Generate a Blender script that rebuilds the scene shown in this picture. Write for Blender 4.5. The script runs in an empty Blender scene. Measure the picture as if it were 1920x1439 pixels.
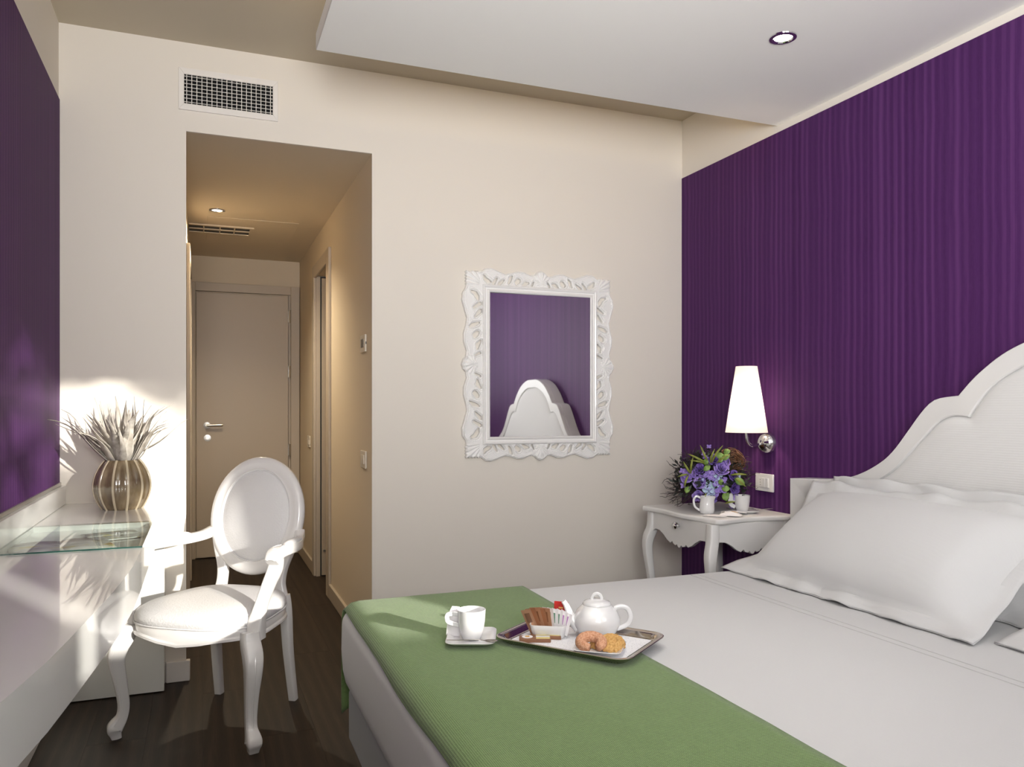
import bpy, bmesh, math, random
from mathutils import Vector, Matrix, Euler, noise
PI = math.pi
random.seed(7)
scn = bpy.context.scene
COL = scn.collection

# ------------------------------------------------------------------ camera, world, sun, exposure
CAM_YAW = math.atan(581 / 1470)
cd = bpy.data.cameras.new('camera'); cam = bpy.data.objects.new('camera', cd); COL.objects.link(cam)
cam.location = (0, 0, 1.17); cam.rotation_euler = (PI / 2, 0, -CAM_YAW)
cd.sensor_width = 36; cd.lens = 36 * 1470 / 1920; cd.shift_y = 47.5 / 1920; cd.clip_start = .02
scn.camera = cam

w = bpy.data.worlds.new('world'); scn.world = w; w.use_nodes = True
w.node_tree.nodes['Background'].inputs[0].default_value = (.80, .88, 1, 1)
w.node_tree.nodes['Background'].inputs[1].default_value = 1.0

def light(name, kind, loc, energy, color=(1, 1, 1), direction=None, parent=None, **kw):
    ld = bpy.data.lights.new(name, kind); ld.energy = energy; ld.color = color
    for k, v in kw.items(): setattr(ld, k, v)
    o = bpy.data.objects.new(name, ld); COL.objects.link(o); o.location = loc; o.parent = parent
    if direction is not None: o.rotation_euler = Vector(direction).to_track_quat('-Z', 'Y').to_euler()
    return o
EL = math.radians(12.5)
SUN = Vector((-.45, .89, 0)).normalized() * math.cos(EL) + Vector((0, 0, -math.sin(EL)))
light('sun', 'SUN', (3, -6, 4), 6.0, (1, .95, .86), SUN, angle=.014)
# daylight falling in through the window behind the camera, then the added fill beside it
light('window_daylight', 'AREA', (1.62, -.66, 1.80), 7, (1, .98, .95), (-.05, 1, -.12), shape='RECTANGLE', size=1.3, size_y=1.2)
light('added_fill_light', 'AREA', (.10, -.60, 1.74), 56, (1, .985, .975), (.46, 1, .52), shape='RECTANGLE', size=1.0, size_y=1.2, spread=1.95)  # added fill lamp, aimed and narrowed to brighten walls and ceiling panel

scn.view_settings.view_transform = 'Standard'; scn.view_settings.look = 'None'
scn.view_settings.exposure = 0.36; scn.view_settings.gamma = 1.0; scn.view_settings.use_curve_mapping = False
scn.cycles.use_denoising = True
scn.cycles.max_bounces = 10; scn.cycles.diffuse_bounces = 5; scn.cycles.glossy_bounces = 4; scn.cycles.transmission_bounces = 8
scn.cycles.caustics_reflective = False; scn.cycles.caustics_refractive = False
scn.cycles.sample_clamp_indirect = 6

# ------------------------------------------------------------------ materials
def mat(name, color, rough=.5, metal=0, coat=0, spec=.5, **kw):
    m = bpy.data.materials.new(name); m.use_nodes = True
    b = m.node_tree.nodes['Principled BSDF']
    b.inputs['Base Color'].default_value = (*color, 1); b.inputs['Roughness'].default_value = rough
    b.inputs['Metallic'].default_value = metal; b.inputs['Coat Weight'].default_value = coat
    b.inputs['Coat Roughness'].default_value = .03; b.inputs['Specular IOR Level'].default_value = spec
    for k, v in kw.items(): b.inputs[k.replace('_', ' ')].default_value = v
    return m
class NT:
    def __init__(s, m): s.m = m; s.t = m.node_tree; s.b = s.t.nodes['Principled BSDF']
    def n(s, kind, **kw):
        nd = s.t.nodes.new(kind)
        for k, v in kw.items():
            if k in nd.inputs and not hasattr(nd, k): nd.inputs[k].default_value = v
            else: setattr(nd, k, v)
        return nd
    def l(s, a, b): s.t.links.new(a, b)
    def coords(s, scale=(1, 1, 1), rot=(0, 0, 0), which='Object'):
        tc = s.n('ShaderNodeTexCoord'); mp = s.n('ShaderNodeMapping')
        mp.inputs['Scale'].default_value = scale; mp.inputs['Rotation'].default_value = rot
        s.l(tc.outputs[which], mp.inputs[0]); return mp.outputs[0]
    def noise(s, vec, scale, detail=4, rough=.55):
        nd = s.n('ShaderNodeTexNoise'); nd.inputs['Scale'].default_value = scale; nd.inputs['Detail'].default_value = detail
        nd.inputs['Roughness'].default_value = rough; s.l(vec, nd.inputs['Vector']); return nd.outputs['Fac']
    def wave(s, vec, scale, direction='X', dist=0, profile='SIN', detail=0, dscale=1):
        nd = s.n('ShaderNodeTexWave'); nd.bands_direction = direction; nd.wave_profile = profile
        nd.inputs['Scale'].default_value = scale; nd.inputs['Distortion'].default_value = dist
        nd.inputs['Detail'].default_value = detail; nd.inputs['Detail Scale'].default_value = dscale
        s.l(vec, nd.inputs['Vector']); return nd.outputs['Fac']
    def ramp(s, fac, stops, interp='LINEAR'):
        nd = s.n('ShaderNodeValToRGB'); cr = nd.color_ramp; cr.interpolation = interp
        while len(cr.elements) < len(stops): cr.elements.new(.5)
        for e, (p, c) in zip(cr.elements, stops): e.position = p; e.color = (*c, 1)
        s.l(fac, nd.inputs[0]); return nd.outputs[0]
    def math(s, op, a, b=None):
        nd = s.n('ShaderNodeMath'); nd.operation = op
        for i, v in enumerate((a, b)):
            if v is None: continue
            if isinstance(v, (int, float)): nd.inputs[i].default_value = v
            else: s.l(v, nd.inputs[i])
        return nd.outputs[0]
    def mix(s, fac, a, b, blend='MIX'):
        nd = s.n('ShaderNodeMix'); nd.data_type = 'RGBA'; nd.blend_type = blend
        if isinstance(fac, (int, float)): nd.inputs[0].default_value = fac
        else: s.l(fac, nd.inputs[0])
        for i, v in ((6, a), (7, b)):
            if isinstance(v, tuple): nd.inputs[i].default_value = (*v, 1)
            else: s.l(v, nd.inputs[i])
        return nd.outputs[2]
    def color(s, c): s.l(c, s.b.inputs['Base Color']); return s
    def bump(s, h, strength=.3, dist=.002):
        nd = s.n('ShaderNodeBump'); nd.inputs['Strength'].default_value = strength; nd.inputs['Distance'].default_value = dist
        s.l(h, nd.inputs['Height']); s.l(nd.outputs[0], s.b.inputs['Normal']); return s

M = {}
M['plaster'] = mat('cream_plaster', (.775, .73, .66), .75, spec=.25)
t = NT(M['plaster']); t.bump(t.noise(t.coords(), 90, 3), .08, .001)
M['ceiling'] = mat('ceiling_paint', (.55, .49, .385), .8, spec=.2)
M['panel_white'] = mat('panel_paint', (.92, .915, .885), .8, spec=.2)
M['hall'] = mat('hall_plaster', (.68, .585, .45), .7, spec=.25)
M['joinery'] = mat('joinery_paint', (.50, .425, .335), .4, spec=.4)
M['white_trim'] = mat('white_trim_paint', (.80, .77, .73), .4)
M['dark'] = mat('dark_void', (.012, .012, .012), .9, spec=.1)

def wallpaper(name, axis):
    m = mat(name, (.11, .03, .17), .6, spec=.14); t = NT(m); v = t.coords()
    wv = t.wave(v, 9.5, axis, 2.5, 'SIN', 2, .35)           # broad soft ribs about 3 cm apart
    nz = t.noise(t.coords((170, 170, 40)), 1, 3, .6)
    fine = t.noise(t.coords((70, 70, .2)), 1, 3, .6)
    broad = t.noise(t.coords((16, 16, .12)), 1, 1, .5)
    h = t.math('ADD', t.math('ADD', t.math('MULTIPLY', wv, .22), t.math('MULTIPLY', fine, .6)), t.math('MULTIPLY', broad, .35))
    c = t.ramp(h, [(.30, (.042, .0085, .064)), (.58, (.062, .0155, .091)), (.85, (.112, .036, .146))])
    c = t.mix(t.math('MULTIPLY', nz, .35), c, (.104, .034, .142))
    t.color(c)
    t.bump(t.math('ADD', h, t.math('MULTIPLY', nz, .4)), .35, .003)
    return m
M['paper_y'] = wallpaper('purple_ribbed_wallpaper', 'Y')

def wood():
    m = mat('dark_oak_floor', (.03, .018, .011), .5, spec=.25); t = NT(m)
    oi = t.n('ShaderNodeObjectInfo')
    tc = t.n('ShaderNodeTexCoord'); off = t.n('ShaderNodeVectorMath'); off.operation = 'ADD'
    sc = t.n('ShaderNodeVectorMath'); sc.operation = 'SCALE'; sc.inputs['Scale'].default_value = 13.0
    cmb = t.n('ShaderNodeCombineXYZ'); t.l(oi.outputs['Random'], cmb.inputs[0]); t.l(oi.outputs['Random'], cmb.inputs[1])
    t.l(cmb.outputs[0], sc.inputs[0]); t.l(tc.outputs['Object'], off.inputs[0]); t.l(sc.outputs[0], off.inputs[1])
    mp = t.n('ShaderNodeMapping'); mp.inputs['Scale'].default_value = (9, .9, 1); t.l(off.outputs[0], mp.inputs[0])
    ring = t.wave(mp.outputs[0], .7, 'X', 7, 'SIN', 3, .9)
    mp2 = t.n('ShaderNodeMapping'); mp2.inputs['Scale'].default_value = (240, 7, 1); t.l(off.outputs[0], mp2.inputs[0])
    fib = t.noise(mp2.outputs[0], 1, 4, .7)
    f = t.math('ADD', t.math('MULTIPLY', ring, .28), t.math('MULTIPLY', fib, .8))
    c = t.ramp(f, [(.2, (.012, .007, .004)), (.55, (.024, .0145, .0085)), (.9, (.046, .029, .018))])
    vr = t.math('ADD', t.math('MULTIPLY', oi.outputs['Random'], .3), .85)
    c2 = t.n('ShaderNodeVectorMath'); c2.operation = 'SCALE'; t.l(c, c2.inputs[0]); t.l(vr, c2.inputs['Scale'])
    t.color(c2.outputs[0]); t.bump(f, .08, .001); return m
M['wood'] = wood()

M['lacquer'] = mat('white_gloss_lacquer', (.76, .765, .745), .25, coat=.7, spec=.5)
M['chair_white'] = mat('white_satin_lacquer', (.73, .715, .705), .25, coat=.5)
M['furn_white'] = mat('white_furniture_paint', (.75, .745, .735), .38, coat=.25)
M['leather'] = mat('white_ostrich_leather', (.69, .685, .69), .5)
t = NT(M['leather']); v = t.coords()
vo = t.n('ShaderNodeTexVoronoi'); vo.inputs['Scale'].default_value = 150; t.l(v, vo.inputs['Vector'])
t.bump(t.math('SUBTRACT', 1.0, vo.outputs['Distance']), .35, .002)
M['porcelain'] = mat('white_porcelain', (.70, .70, .705), .12, coat=.8)
M['frame_white'] = mat('white_carved_resin', (.87, .865, .85), .35, coat=.3)
M['mirror'] = mat('silvered_glass', (.84, .84, .84), .02, metal=1)
M['chrome'] = mat('polished_chrome', (.75, .75, .76), .06, metal=1)
M['steel'] = mat('tray_steel', (.60, .55, .50), .16, metal=1)
M['satin_metal'] = mat('satin_nickel', (.62, .60, .56), .3, metal=1)

def cloth(name, color, scale, axis, strength, dist=.001, two=None):
    m = mat(name, color, .85, spec=.15); m.node_tree.nodes['Principled BSDF'].inputs['Sheen Weight'].default_value = .2
    t = NT(m); v = t.coords(); a = t.wave(v, scale, axis, .6, 'SIN', 1, 2)
    if two:
        b = t.wave(v, two, 'Y' if axis == 'X' else 'X', .5, 'SIN', 1, 2)
        h = t.math('MULTIPLY', a, b)
        nz = t.noise(v, 160, 2)
        f = t.math('ADD', t.math('MULTIPLY', h, .7), t.math('MULTIPLY', nz, .3))
        lo = tuple(c * .60 for c in color); hi = tuple(min(1, c * 1.22) for c in color)
        t.color(t.ramp(f, [(.12, lo), (.6, hi)])); t.bump(f, strength, dist)
    else: t.bump(a, strength, dist)
    return m
M['sheet'] = cloth('white_ribbed_cotton', (.585, .59, .595), 32, 'X', .15)
M['pillow'] = cloth('white_pillow_cotton', (.61, .615, .62), 30, 'X', .12)
M['throw'] = cloth('green_woven_throw', (.178, .282, .100), 62, 'Y', .6, .002, 84)
M['pad'] = cloth('white_headboard_fabric', (.72, .72, .715), 40, 'Z', .2)
M['base_fabric'] = cloth('grey_base_fabric', (.25, .26, .27), 60, 'X', .2)
M['thread'] = mat('grey_thread', (.55, .55, .55), .9)

M['glass'] = bpy.data.materials.new('clear_glass'); M['glass'].use_nodes = True
nt = M['glass'].node_tree; nt.nodes.remove(nt.nodes['Principled BSDF'])
tb = nt.nodes.new('ShaderNodeBsdfTransparent'); tb.inputs[0].default_value = (.94, .975, .96, 1)
gb = nt.nodes.new('ShaderNodeBsdfGlossy'); gb.inputs['Roughness'].default_value = .01
fr = nt.nodes.new('ShaderNodeFresnel'); fr.inputs[0].default_value = 1.6; mx = nt.nodes.new('ShaderNodeMixShader')
ge = nt.nodes.new('ShaderNodeNewGeometry'); ml = nt.nodes.new('ShaderNodeMath'); ml.operation = 'SUBTRACT'; ml.use_clamp = True   # reflect once, at the outer faces
nt.links.new(fr.outputs[0], ml.inputs[0]); nt.links.new(ge.outputs['Backfacing'], ml.inputs[1])
nt.links.new(ml.outputs[0], mx.inputs[0]); nt.links.new(tb.outputs[0], mx.inputs[1]); nt.links.new(gb.outputs[0], mx.inputs[2])
nt.links.new(mx.outputs[0], nt.nodes['Material Output'].inputs[0])
M['glass_edge'] = mat('green_glass_edge', (.012, .05, .04), .1)
def ceramic():
    m = mat('taupe_glaze', (.2, .15, .09), .12, coat=.8); t = NT(m); v = t.coords((14, 14, 5))
    t.color(t.ramp(t.noise(v, 1.6, 3), [(.3, (.095, .066, .035)), (.55, (.20, .148, .085)), (.75, (.31, .245, .155))])); return m
M['glaze'] = ceramic()
M['glaze_rib'] = mat('cream_glaze', (.56, .48, .34), .15, coat=.7)
M['dried'] = mat('dried_leaf', (.50, .46, .40), .8, spec=.2)
t = NT(M['dried']); t.color(t.ramp(t.noise(t.coords((40, 40, 10)), 1, 3), [(.3, (.33, .29, .24)), (.7, (.62, .585, .53))]))
M['shade'] = bpy.data.materials.new('white_lampshade'); M['shade'].use_nodes = True
nt = M['shade'].node_tree; nt.nodes.remove(nt.nodes['Principled BSDF'])
df = nt.nodes.new('ShaderNodeBsdfDiffuse'); df.inputs[0].default_value = (.84, .83, .84, 1)
tr = nt.nodes.new('ShaderNodeBsdfTranslucent'); tr.inputs[0].default_value = (.9, .86, .84, 1)
mx = nt.nodes.new('ShaderNodeMixShader'); mx.inputs[0].default_value = .40
nt.links.new(df.outputs[0], mx.inputs[1]); nt.links.new(tr.outputs[0], mx.inputs[2])
nt.links.new(mx.outputs[0], nt.nodes['Material Output'].inputs[0])
M['sheer'] = M['shade'].copy(); M['sheer'].name = 'white_sheer_fabric'
def emit(name, color, strength):
    m = mat(name, (0, 0, 0), .5); b = m.node_tree.nodes['Principled BSDF']
    b.inputs['Emission Color'].default_value = (*color, 1); b.inputs['Emission Strength'].default_value = strength; return m
M['bulb'] = emit('glowing_bulb', (1, .85, .65), 12)
M['spot_lens'] = emit('glowing_lens', (1, .93, .82), 14)
M['added_glow'] = emit('added_warm_glow', (1, .70, .28), 12)
M['plastic'] = mat('white_plastic', (.80, .79, .78), .3)
M['plastic_warm'] = mat('ivory_plastic', (.72, .66, .56), .35)
M['grey_lcd'] = mat('grey_display', (.17, .16, .14), .25)
M['slot'] = mat('dark_slot', (.05, .05, .05), .6)
def leafmat(name, a, b):
    m = mat(name, a, .5); t = NT(m); t.color(t.ramp(t.noise(t.coords((60, 60, 60)), 1, 2), [(.3, a), (.7, b)])); return m
M['leaf'] = leafmat('green_leaf', (.10, .20, .035), (.26, .40, .10))
M['blade'] = leafmat('olive_blade', (.13, .16, .02), (.24, .26, .04))
M['petal'] = leafmat('lilac_petal', (.17, .10, .42), (.40, .29, .66))
M['petal_dark'] = leafmat('violet_petal', (.06, .03, .20), (.19, .11, .42))
M['petal_pale'] = leafmat('pale_mint_petal', (.38, .34, .70), (.46, .76, .66))
M['twig'] = mat('dark_twig', (.035, .022, .02), .8)
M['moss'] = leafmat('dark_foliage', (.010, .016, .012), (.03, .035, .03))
M['vine'] = mat('brown_vine', (.13, .055, .02), .7)
def speckle():
    m = mat('speckled_paper', (.78, .78, .8), .8); t = NT(m); v = t.coords()
    vo = t.n('ShaderNodeTexVoronoi'); vo.inputs['Scale'].default_value = 260; t.l(v, vo.inputs['Vector'])
    t.color(t.ramp(vo.outputs['Distance'], [(.16, (.42, .42, .46)), (.30, (.80, .80, .82))])); return m
M['doily'] = speckle()
def biscuit(name, a, b):
    m = mat(name, a, .85, spec=.2); t = NT(m); v = t.coords(); nz = t.noise(v, 260, 4, .7)
    t.color(t.ramp(nz, [(.35, a), (.65, b)])); t.bump(nz, .6, .003); return m
M['cookie_sugar'] = biscuit('sugared_biscuit', (.46, .20, .10), (.74, .45, .30))
M['cookie_gold'] = biscuit('golden_biscuit', (.46, .25, .08), (.70, .45, .18))
M['kraft'] = mat('brown_sugar_sachet', (.36, .17, .085), .6)
M['kraft2'] = mat('tan_sugar_sachet', (.46, .25, .14), .6)
M['paper'] = mat('white_paper', (.80, .78, .79), .6)
M['paper_green'] = mat('printed_green', (.13, .24, .17), .6)
M['paper_pink'] = mat('printed_violet', (.42, .18, .45), .6)
M['red'] = mat('red_sachet', (.45, .018, .012), .45)
M['gold'] = mat('gold_print', (.62, .36, .12), .5)
M['choc'] = mat('brown_wrapper', (.22, .10, .05), .4)
M['yellow'] = mat('yellow_wrapper', (.78, .66, .26), .4)
M['black_print'] = mat('dark_print', (.03, .025, .02), .5)
def printed():
    m = mat('printed_magazine_page', (.6, .6, .58), .5); t = NT(m); v = t.coords((9, 14, 1))
    c = t.ramp(t.noise(v, 1.2, 3), [(.34, (.22, .22, .20)), (.42, (.55, .55, .52)), (.56, (.70, .70, .67)), (.63, (.62, .54, .20)), (.72, (.48, .16, .12))])
    t.color(c); return m
M['print'] = printed()

# ------------------------------------------------------------------ mesh helpers
class MB:
    def __init__(s): s.v = []; s.f = []
    def add(s, verts, faces, xf=None):
        o = len(s.v)
        s.v += [tuple(xf @ Vector(p)) if xf else tuple(p) for p in verts]
        s.f += [tuple(i + o for i in f) for f in faces]; return s
    def box(s, x0, x1, y0, y1, z0, z1, xf=None):
        v = [(x, y, z) for x in (x0, x1) for y in (y0, y1) for z in (z0, z1)]
        return s.add(v, [(0, 1, 3, 2), (4, 6, 7, 5), (0, 4, 5, 1), (2, 3, 7, 6), (0, 2, 6, 4), (1, 5, 7, 3)], xf)
    def prism(s, poly, h0, h1, fn, xf=None):
        n = len(poly); v = [fn(a, b, h0) for a, b in poly] + [fn(a, b, h1) for a, b in poly]
        f = [tuple(range(n))[::-1], tuple(range(n, 2 * n))] + [(i, (i + 1) % n, (i + 1) % n + n, i + n) for i in range(n)]
        return s.add(v, f, xf)
    def sweep(s, path, sizes, prof, up=(0, 0, 1), closed=False, xf=None):
        P = [Vector(p) for p in path]; n = len(P); k = len(prof); up = Vector(up); v = []; f = []; last = None
        for i, p in enumerate(P):
            a = P[(i - 1) % n] if closed or i else P[0]; b = P[(i + 1) % n] if closed or i < n - 1 else P[-1]
            tg = (b - a).normalized(); sd = tg.cross(up)
            if sd.length < .05: sd = last.copy() if last else tg.cross(Vector((1, 0, .01)))
            sd.normalize(); last = sd; u2 = sd.cross(tg); sz = sizes[i] if isinstance(sizes, list) else sizes
            sa, sb = (sz if isinstance(sz, (tuple, list)) else (sz, sz))
            v += [p + sd * (q[0] * sa) + u2 * (q[1] * sb) for q in prof]
        m = n if closed else n - 1
        for i in range(m):
            for j in range(k):
                f.append((i * k + j, i * k + (j + 1) % k, ((i + 1) % n) * k + (j + 1) % k, ((i + 1) % n) * k + j))
        if not closed: f += [tuple(range(k)), tuple(range((n - 1) * k, n * k))[::-1]]
        return s.add(v, f, xf)
    def lathe(s, prof, n=32, xf=None, fn=None):
        v = []; f = []; k = len(prof)
        for i in range(n):
            a = 2 * PI * i / n
            for r, z in prof:
                rr = fn(r, z, a) if fn else r
                v.append((rr * math.cos(a), rr * math.sin(a), z))
        for i in range(n):
            for j in range(k - 1):
                f.append((i * k + j, ((i + 1) % n) * k + j, ((i + 1) % n) * k + j + 1, i * k + j + 1))
        return s.add(v, f, xf)
    def grid(s, fn, nu, nv, xf=None, cu=False, cv=False):
        v = [fn(i / (nu if cu else nu - 1), j / (nv if cv else nv - 1)) for i in range(nu) for j in range(nv)]; f = []
        for i in range(nu if cu else nu - 1):
            for j in range(nv if cv else nv - 1):
                f.append((i * nv + j, ((i + 1) % nu) * nv + j, ((i + 1) % nu) * nv + (j + 1) % nv, i * nv + (j + 1) % nv))
        return s.add(v, f, xf)
    def loft(s, loops, xf=None, caps=True):
        k = len(loops[0]); v = [p for lp in loops for p in lp]; f = []
        for i in range(len(loops) - 1):
            for j in range(k): f.append((i * k + j, i * k + (j + 1) % k, (i + 1) * k + (j + 1) % k, (i + 1) * k + j))
        if caps: f += [tuple(range(k))[::-1], tuple(range((len(loops) - 1) * k, len(loops) * k))]
        return s.add(v, f, xf)
    def mesh(s, name, sharp=35, merge=False):
        me = bpy.data.meshes.new(name); me.from_pydata(s.v, [], s.f)
        bm = bmesh.new(); bm.from_mesh(me)
        if merge: bmesh.ops.remove_doubles(bm, verts=bm.verts, dist=1e-5)
        bmesh.ops.recalc_face_normals(bm, faces=bm.faces); bm.to_mesh(me); bm.free()
        me.polygons.foreach_set('use_smooth', [sharp > 0] * len(me.polygons))
        if 0 < sharp < 180: me.set_sharp_from_angle(angle=math.radians(sharp))
        me.update(); return me
    def build(s, name, m, parent=None, bevel=0, seg=2, sharp=35, subsurf=0, solid=0, merge=False, **props):
        o = bpy.data.objects.new(name, s.mesh(name, sharp, merge)); COL.objects.link(o)
        o.data.materials.append(M[m] if isinstance(m, str) else m); o.parent = parent
        if solid: md = o.modifiers.new('solid', 'SOLIDIFY'); md.thickness = solid; md.offset = 0
        if bevel: md = o.modifiers.new('bevel', 'BEVEL'); md.width = bevel; md.segments = seg; md.limit_method = 'ANGLE'; md.angle_limit = .6
        if subsurf: md = o.modifiers.new('sub', 'SUBSURF'); md.levels = subsurf; md.render_levels = subsurf
        for k, v in props.items(): o[k] = v
        return o
def tag(o, label, cat, group=None, kind=None):
    o['label'] = label; o['category'] = cat
    if group: o['group'] = group
    if kind: o['kind'] = kind
    return o
def thing(name, label, cat, loc=(0, 0, 0), rz=0, group=None):
    o = bpy.data.objects.new(name, None); COL.objects.link(o); o.location = loc; o.rotation_euler = (0, 0, rz)
    o.empty_display_size = .05
    return tag(o, label, cat, group)
def struct(o, label, cat): return tag(o, label, cat, kind='structure')
def share(o, name, parent, loc=(0, 0, 0), rot=(0, 0, 0)):
    c = o.copy(); COL.objects.link(c); c.name = name; c.parent = parent; c.location = loc; c.rotation_euler = rot; return c
def spl(pts, n):
    """Catmull-Rom through tuples of any length."""
    out = []; m = len(pts)
    for i in range(m - 1):
        p0, p1, p2, p3 = pts[max(i - 1, 0)], pts[i], pts[i + 1], pts[min(i + 2, m - 1)]
        for k in range(n):
            u = k / n
            out.append(tuple(.5 * (2 * b + (c - a) * u + (2 * a - 5 * b + 4 * c - d) * u * u + (3 * b - a - 3 * c + d) * u ** 3) for a, b, c, d in zip(p0, p1, p2, p3)))
    out.append(tuple(pts[-1])); return out
def circ(n): return [(math.cos(2 * PI * i / n), math.sin(2 * PI * i / n)) for i in range(n)]
C6, C8, C12, C16 = circ(6), circ(8), circ(12), circ(16)
def sqr(r=.3, n=3):
    out = []
    for q, (sx, sy) in enumerate(((1, 1), (-1, 1), (-1, -1), (1, -1))):
        for i in range(n):
            a = PI / 2 * (q + i / (n - 1)); out.append((sx * (1 - r) + r * math.cos(a), sy * (1 - r) + r * math.sin(a)))
    return out
SQ = sqr()
def rrect(w, h, r, z, n=5, cx=0, cy=0):
    out = []
    for q, (sx, sy) in enumerate(((1, 1), (-1, 1), (-1, -1), (1, -1))):
        for i in range(n):
            a = PI / 2 * (q + i / (n - 1)); out.append((cx + sx * (w / 2 - r) + r * math.cos(a), cy + sy * (h / 2 - r) + r * math.sin(a), z))
    return out
XYZ = lambda a, b, h: (a, b, h)          # polygon in plan
XZ = lambda a, b, h: (a, h, b)           # polygon in x,z extruded along y
YZ = lambda a, b, h: (h, a, b)           # polygon in y,z extruded along x

# ------------------------------------------------------------------ room shell
XL, XR, YB, YF, ZC = -.545, 2.451, 3.66, -.75, 2.75
HX0, HX1, HZ, HYE = -.064, .741, 2.368, 6.6
HL = -.085
struct(MB().prism([(XL - .1, 0), (HX0, 0), (HX0, HZ), (HX1, HZ), (HX1, 0), (XR + .1, 0), (XR + .1, ZC), (XL - .1, ZC)], YB, YB + .012, XZ)
       .build('wall_back', 'plaster'), 'cream plaster wall with the hallway opening and the carved mirror', 'wall')
wl = struct(MB().box(XL - .1, XL, YF, YB, 0, ZC).build('wall_left', 'plaster'), 'cream plaster wall behind the desk', 'wall')
wr = struct(MB().box(XR, XR + .1, YF, YB, 0, ZC).build('wall_right', 'plaster'), 'cream plaster wall behind the headboard', 'wall')
MB().box(XL, XL + .004, YF, YB - .002, .862, 2.434).build('wallpaper', 'paper_y', wl, label='purple ribbed wallpaper above the desk')
MB().box(XR - .004, XR, YF, YB - .002, 0, 2.434).build('wallpaper', 'paper_y', wr, label='purple ribbed wallpaper behind the headboard')
WX0, WX1, WZ0, WZ1 = .94, 2.30, 1.22, 2.44
DX0, DX1, DZ1 = -.42, .60, 2.40                          # added door opening for the fill light
struct(MB().prism([(XL - .1, 0), (DX0, 0), (DX0, DZ1), (DX1, DZ1), (DX1, 0), (WX0, WZ0), (WX0, WZ1), (WX1, WZ1), (WX1, WZ0), (WX0, WZ0), (DX1, 0), (XR + .1, 0), (XR + .1, ZC), (XL - .1, ZC)], YF - .1, YF, XZ)
       .build('wall_front', 'plaster'), 'cream plaster wall with the window, behind the viewer', 'wall')
wn = thing('window_1', 'white framed window in the wall behind the viewer', 'window'); wn['kind'] = 'structure'
for (a, b, c, d) in ((WX0, WX1, WZ0, WZ0 + .05), (WX0, WX1, WZ1 - .05, WZ1), (WX0, WX0 + .05, WZ0 + .05, WZ1 - .05), (WX1 - .05, WX1, WZ0 + .05, WZ1 - .05), (1.09, 1.17, WZ0 + .05, WZ1 - .05)):
    MB().box(a, b, YF - .08, YF - .03, c, d).build('window_frame', 'white_trim', wn)
bd = thing('added_fill_door', 'added white framed door opening for the fill light, behind the viewer', 'door'); bd['kind'] = 'structure'  # added door, out of view, gives the fill lamp an opening
for (a, b, c, d) in ((DX0, DX0 + .06, 0, DZ1), (DX1 - .06, DX1, 0, DZ1), (DX0 + .06, DX1 - .06, DZ1 - .06, DZ1), (DX0 + .06, DX1 - .06, 0, .10)):
    MB().box(a, b, YF - .08, YF - .03, c, d).build('door_frame', 'white_trim', bd)
tag(MB().grid(lambda u, v: (DX0 - .06 + (DX1 - DX0 + .12) * u, YF + .045 + .016 * math.sin(u * 75), .02 + 2.44 * v), 160, 6).build('added_sheer_curtain', 'sheer', sharp=180), 'added white sheer curtain blocking sun at the fill light opening', 'curtain')  # added curtain, out of view, keeps direct sun out of the fill opening
struct(MB().box(XL - .1, XR + .1, YF - .1, YB + .1, ZC, ZC + .08).build('ceiling', 'ceiling'), 'beige painted upper ceiling', 'ceiling')
pn = struct(MB().box(.382, XR, YF, 2.895, 2.467, 2.527).build('ceiling_panel', 'panel_white', bevel=.002), 'white lowered ceiling panel above the bed', 'ceiling')
cv = tag(MB().box(.46, XR - .06, 2.74, 2.76, 2.528, 2.536).build('added_warm_strip', 'added_glow'), 'added unseen warm glow strip on top of the white ceiling panel', 'light strip')  # added glowing strip, hidden, warms the upper wall and ceiling
# hallway
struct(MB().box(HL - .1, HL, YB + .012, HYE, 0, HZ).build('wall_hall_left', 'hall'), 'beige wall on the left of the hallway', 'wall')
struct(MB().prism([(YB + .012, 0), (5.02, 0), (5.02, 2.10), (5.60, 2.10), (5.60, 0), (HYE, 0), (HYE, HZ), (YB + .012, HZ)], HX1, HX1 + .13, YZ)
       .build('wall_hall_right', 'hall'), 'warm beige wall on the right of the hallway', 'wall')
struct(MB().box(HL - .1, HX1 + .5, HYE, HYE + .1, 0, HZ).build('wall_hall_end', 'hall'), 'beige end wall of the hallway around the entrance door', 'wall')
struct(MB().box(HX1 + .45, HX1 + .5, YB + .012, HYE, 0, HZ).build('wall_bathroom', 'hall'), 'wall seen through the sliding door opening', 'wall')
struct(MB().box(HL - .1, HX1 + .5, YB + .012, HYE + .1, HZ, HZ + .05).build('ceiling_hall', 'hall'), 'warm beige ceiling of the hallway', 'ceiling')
struct(MB().box(.03, .582, 5.22, 5.95, HZ - .003, HZ).build('trim_1', 'hall', bevel=.001), 'flush access panel in the hallway ceiling', 'panel')
# floor of separate planks
fl = struct(MB().box(XL - .1, XR + .1, YF - .1, HYE + .1, -.05, -.012).build('floor', 'slot'), 'dark brown oak plank floor', 'floor')
PW, PL = .19, 1.45; PM = {}
def plank_mesh(L, W):
    k = (round(L, 3), round(W, 3))
    if k not in PM:
        PM[k] = MB().box(0, W, 0, L, -.012, 0).mesh('plank', 0); PM[k].materials.append(M['wood'])
    return PM[k]
for i in range(17):
    x = XL - .02 + i * PW; off = (i * .53) % PL
    y = YF - off; ytop = HYE if x < HX1 + .4 else YB
    while y < ytop:
        a, b = max(y, YF), min(y + PL, ytop)
        if b - a > .03 and x < XR:
            o = bpy.data.objects.new('plank', plank_mesh(b - a - .0008, min(PW, XR - x) - .0006)); COL.objects.link(o); o.parent = fl; o.location = (x, a, 0)
        y += PL
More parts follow.
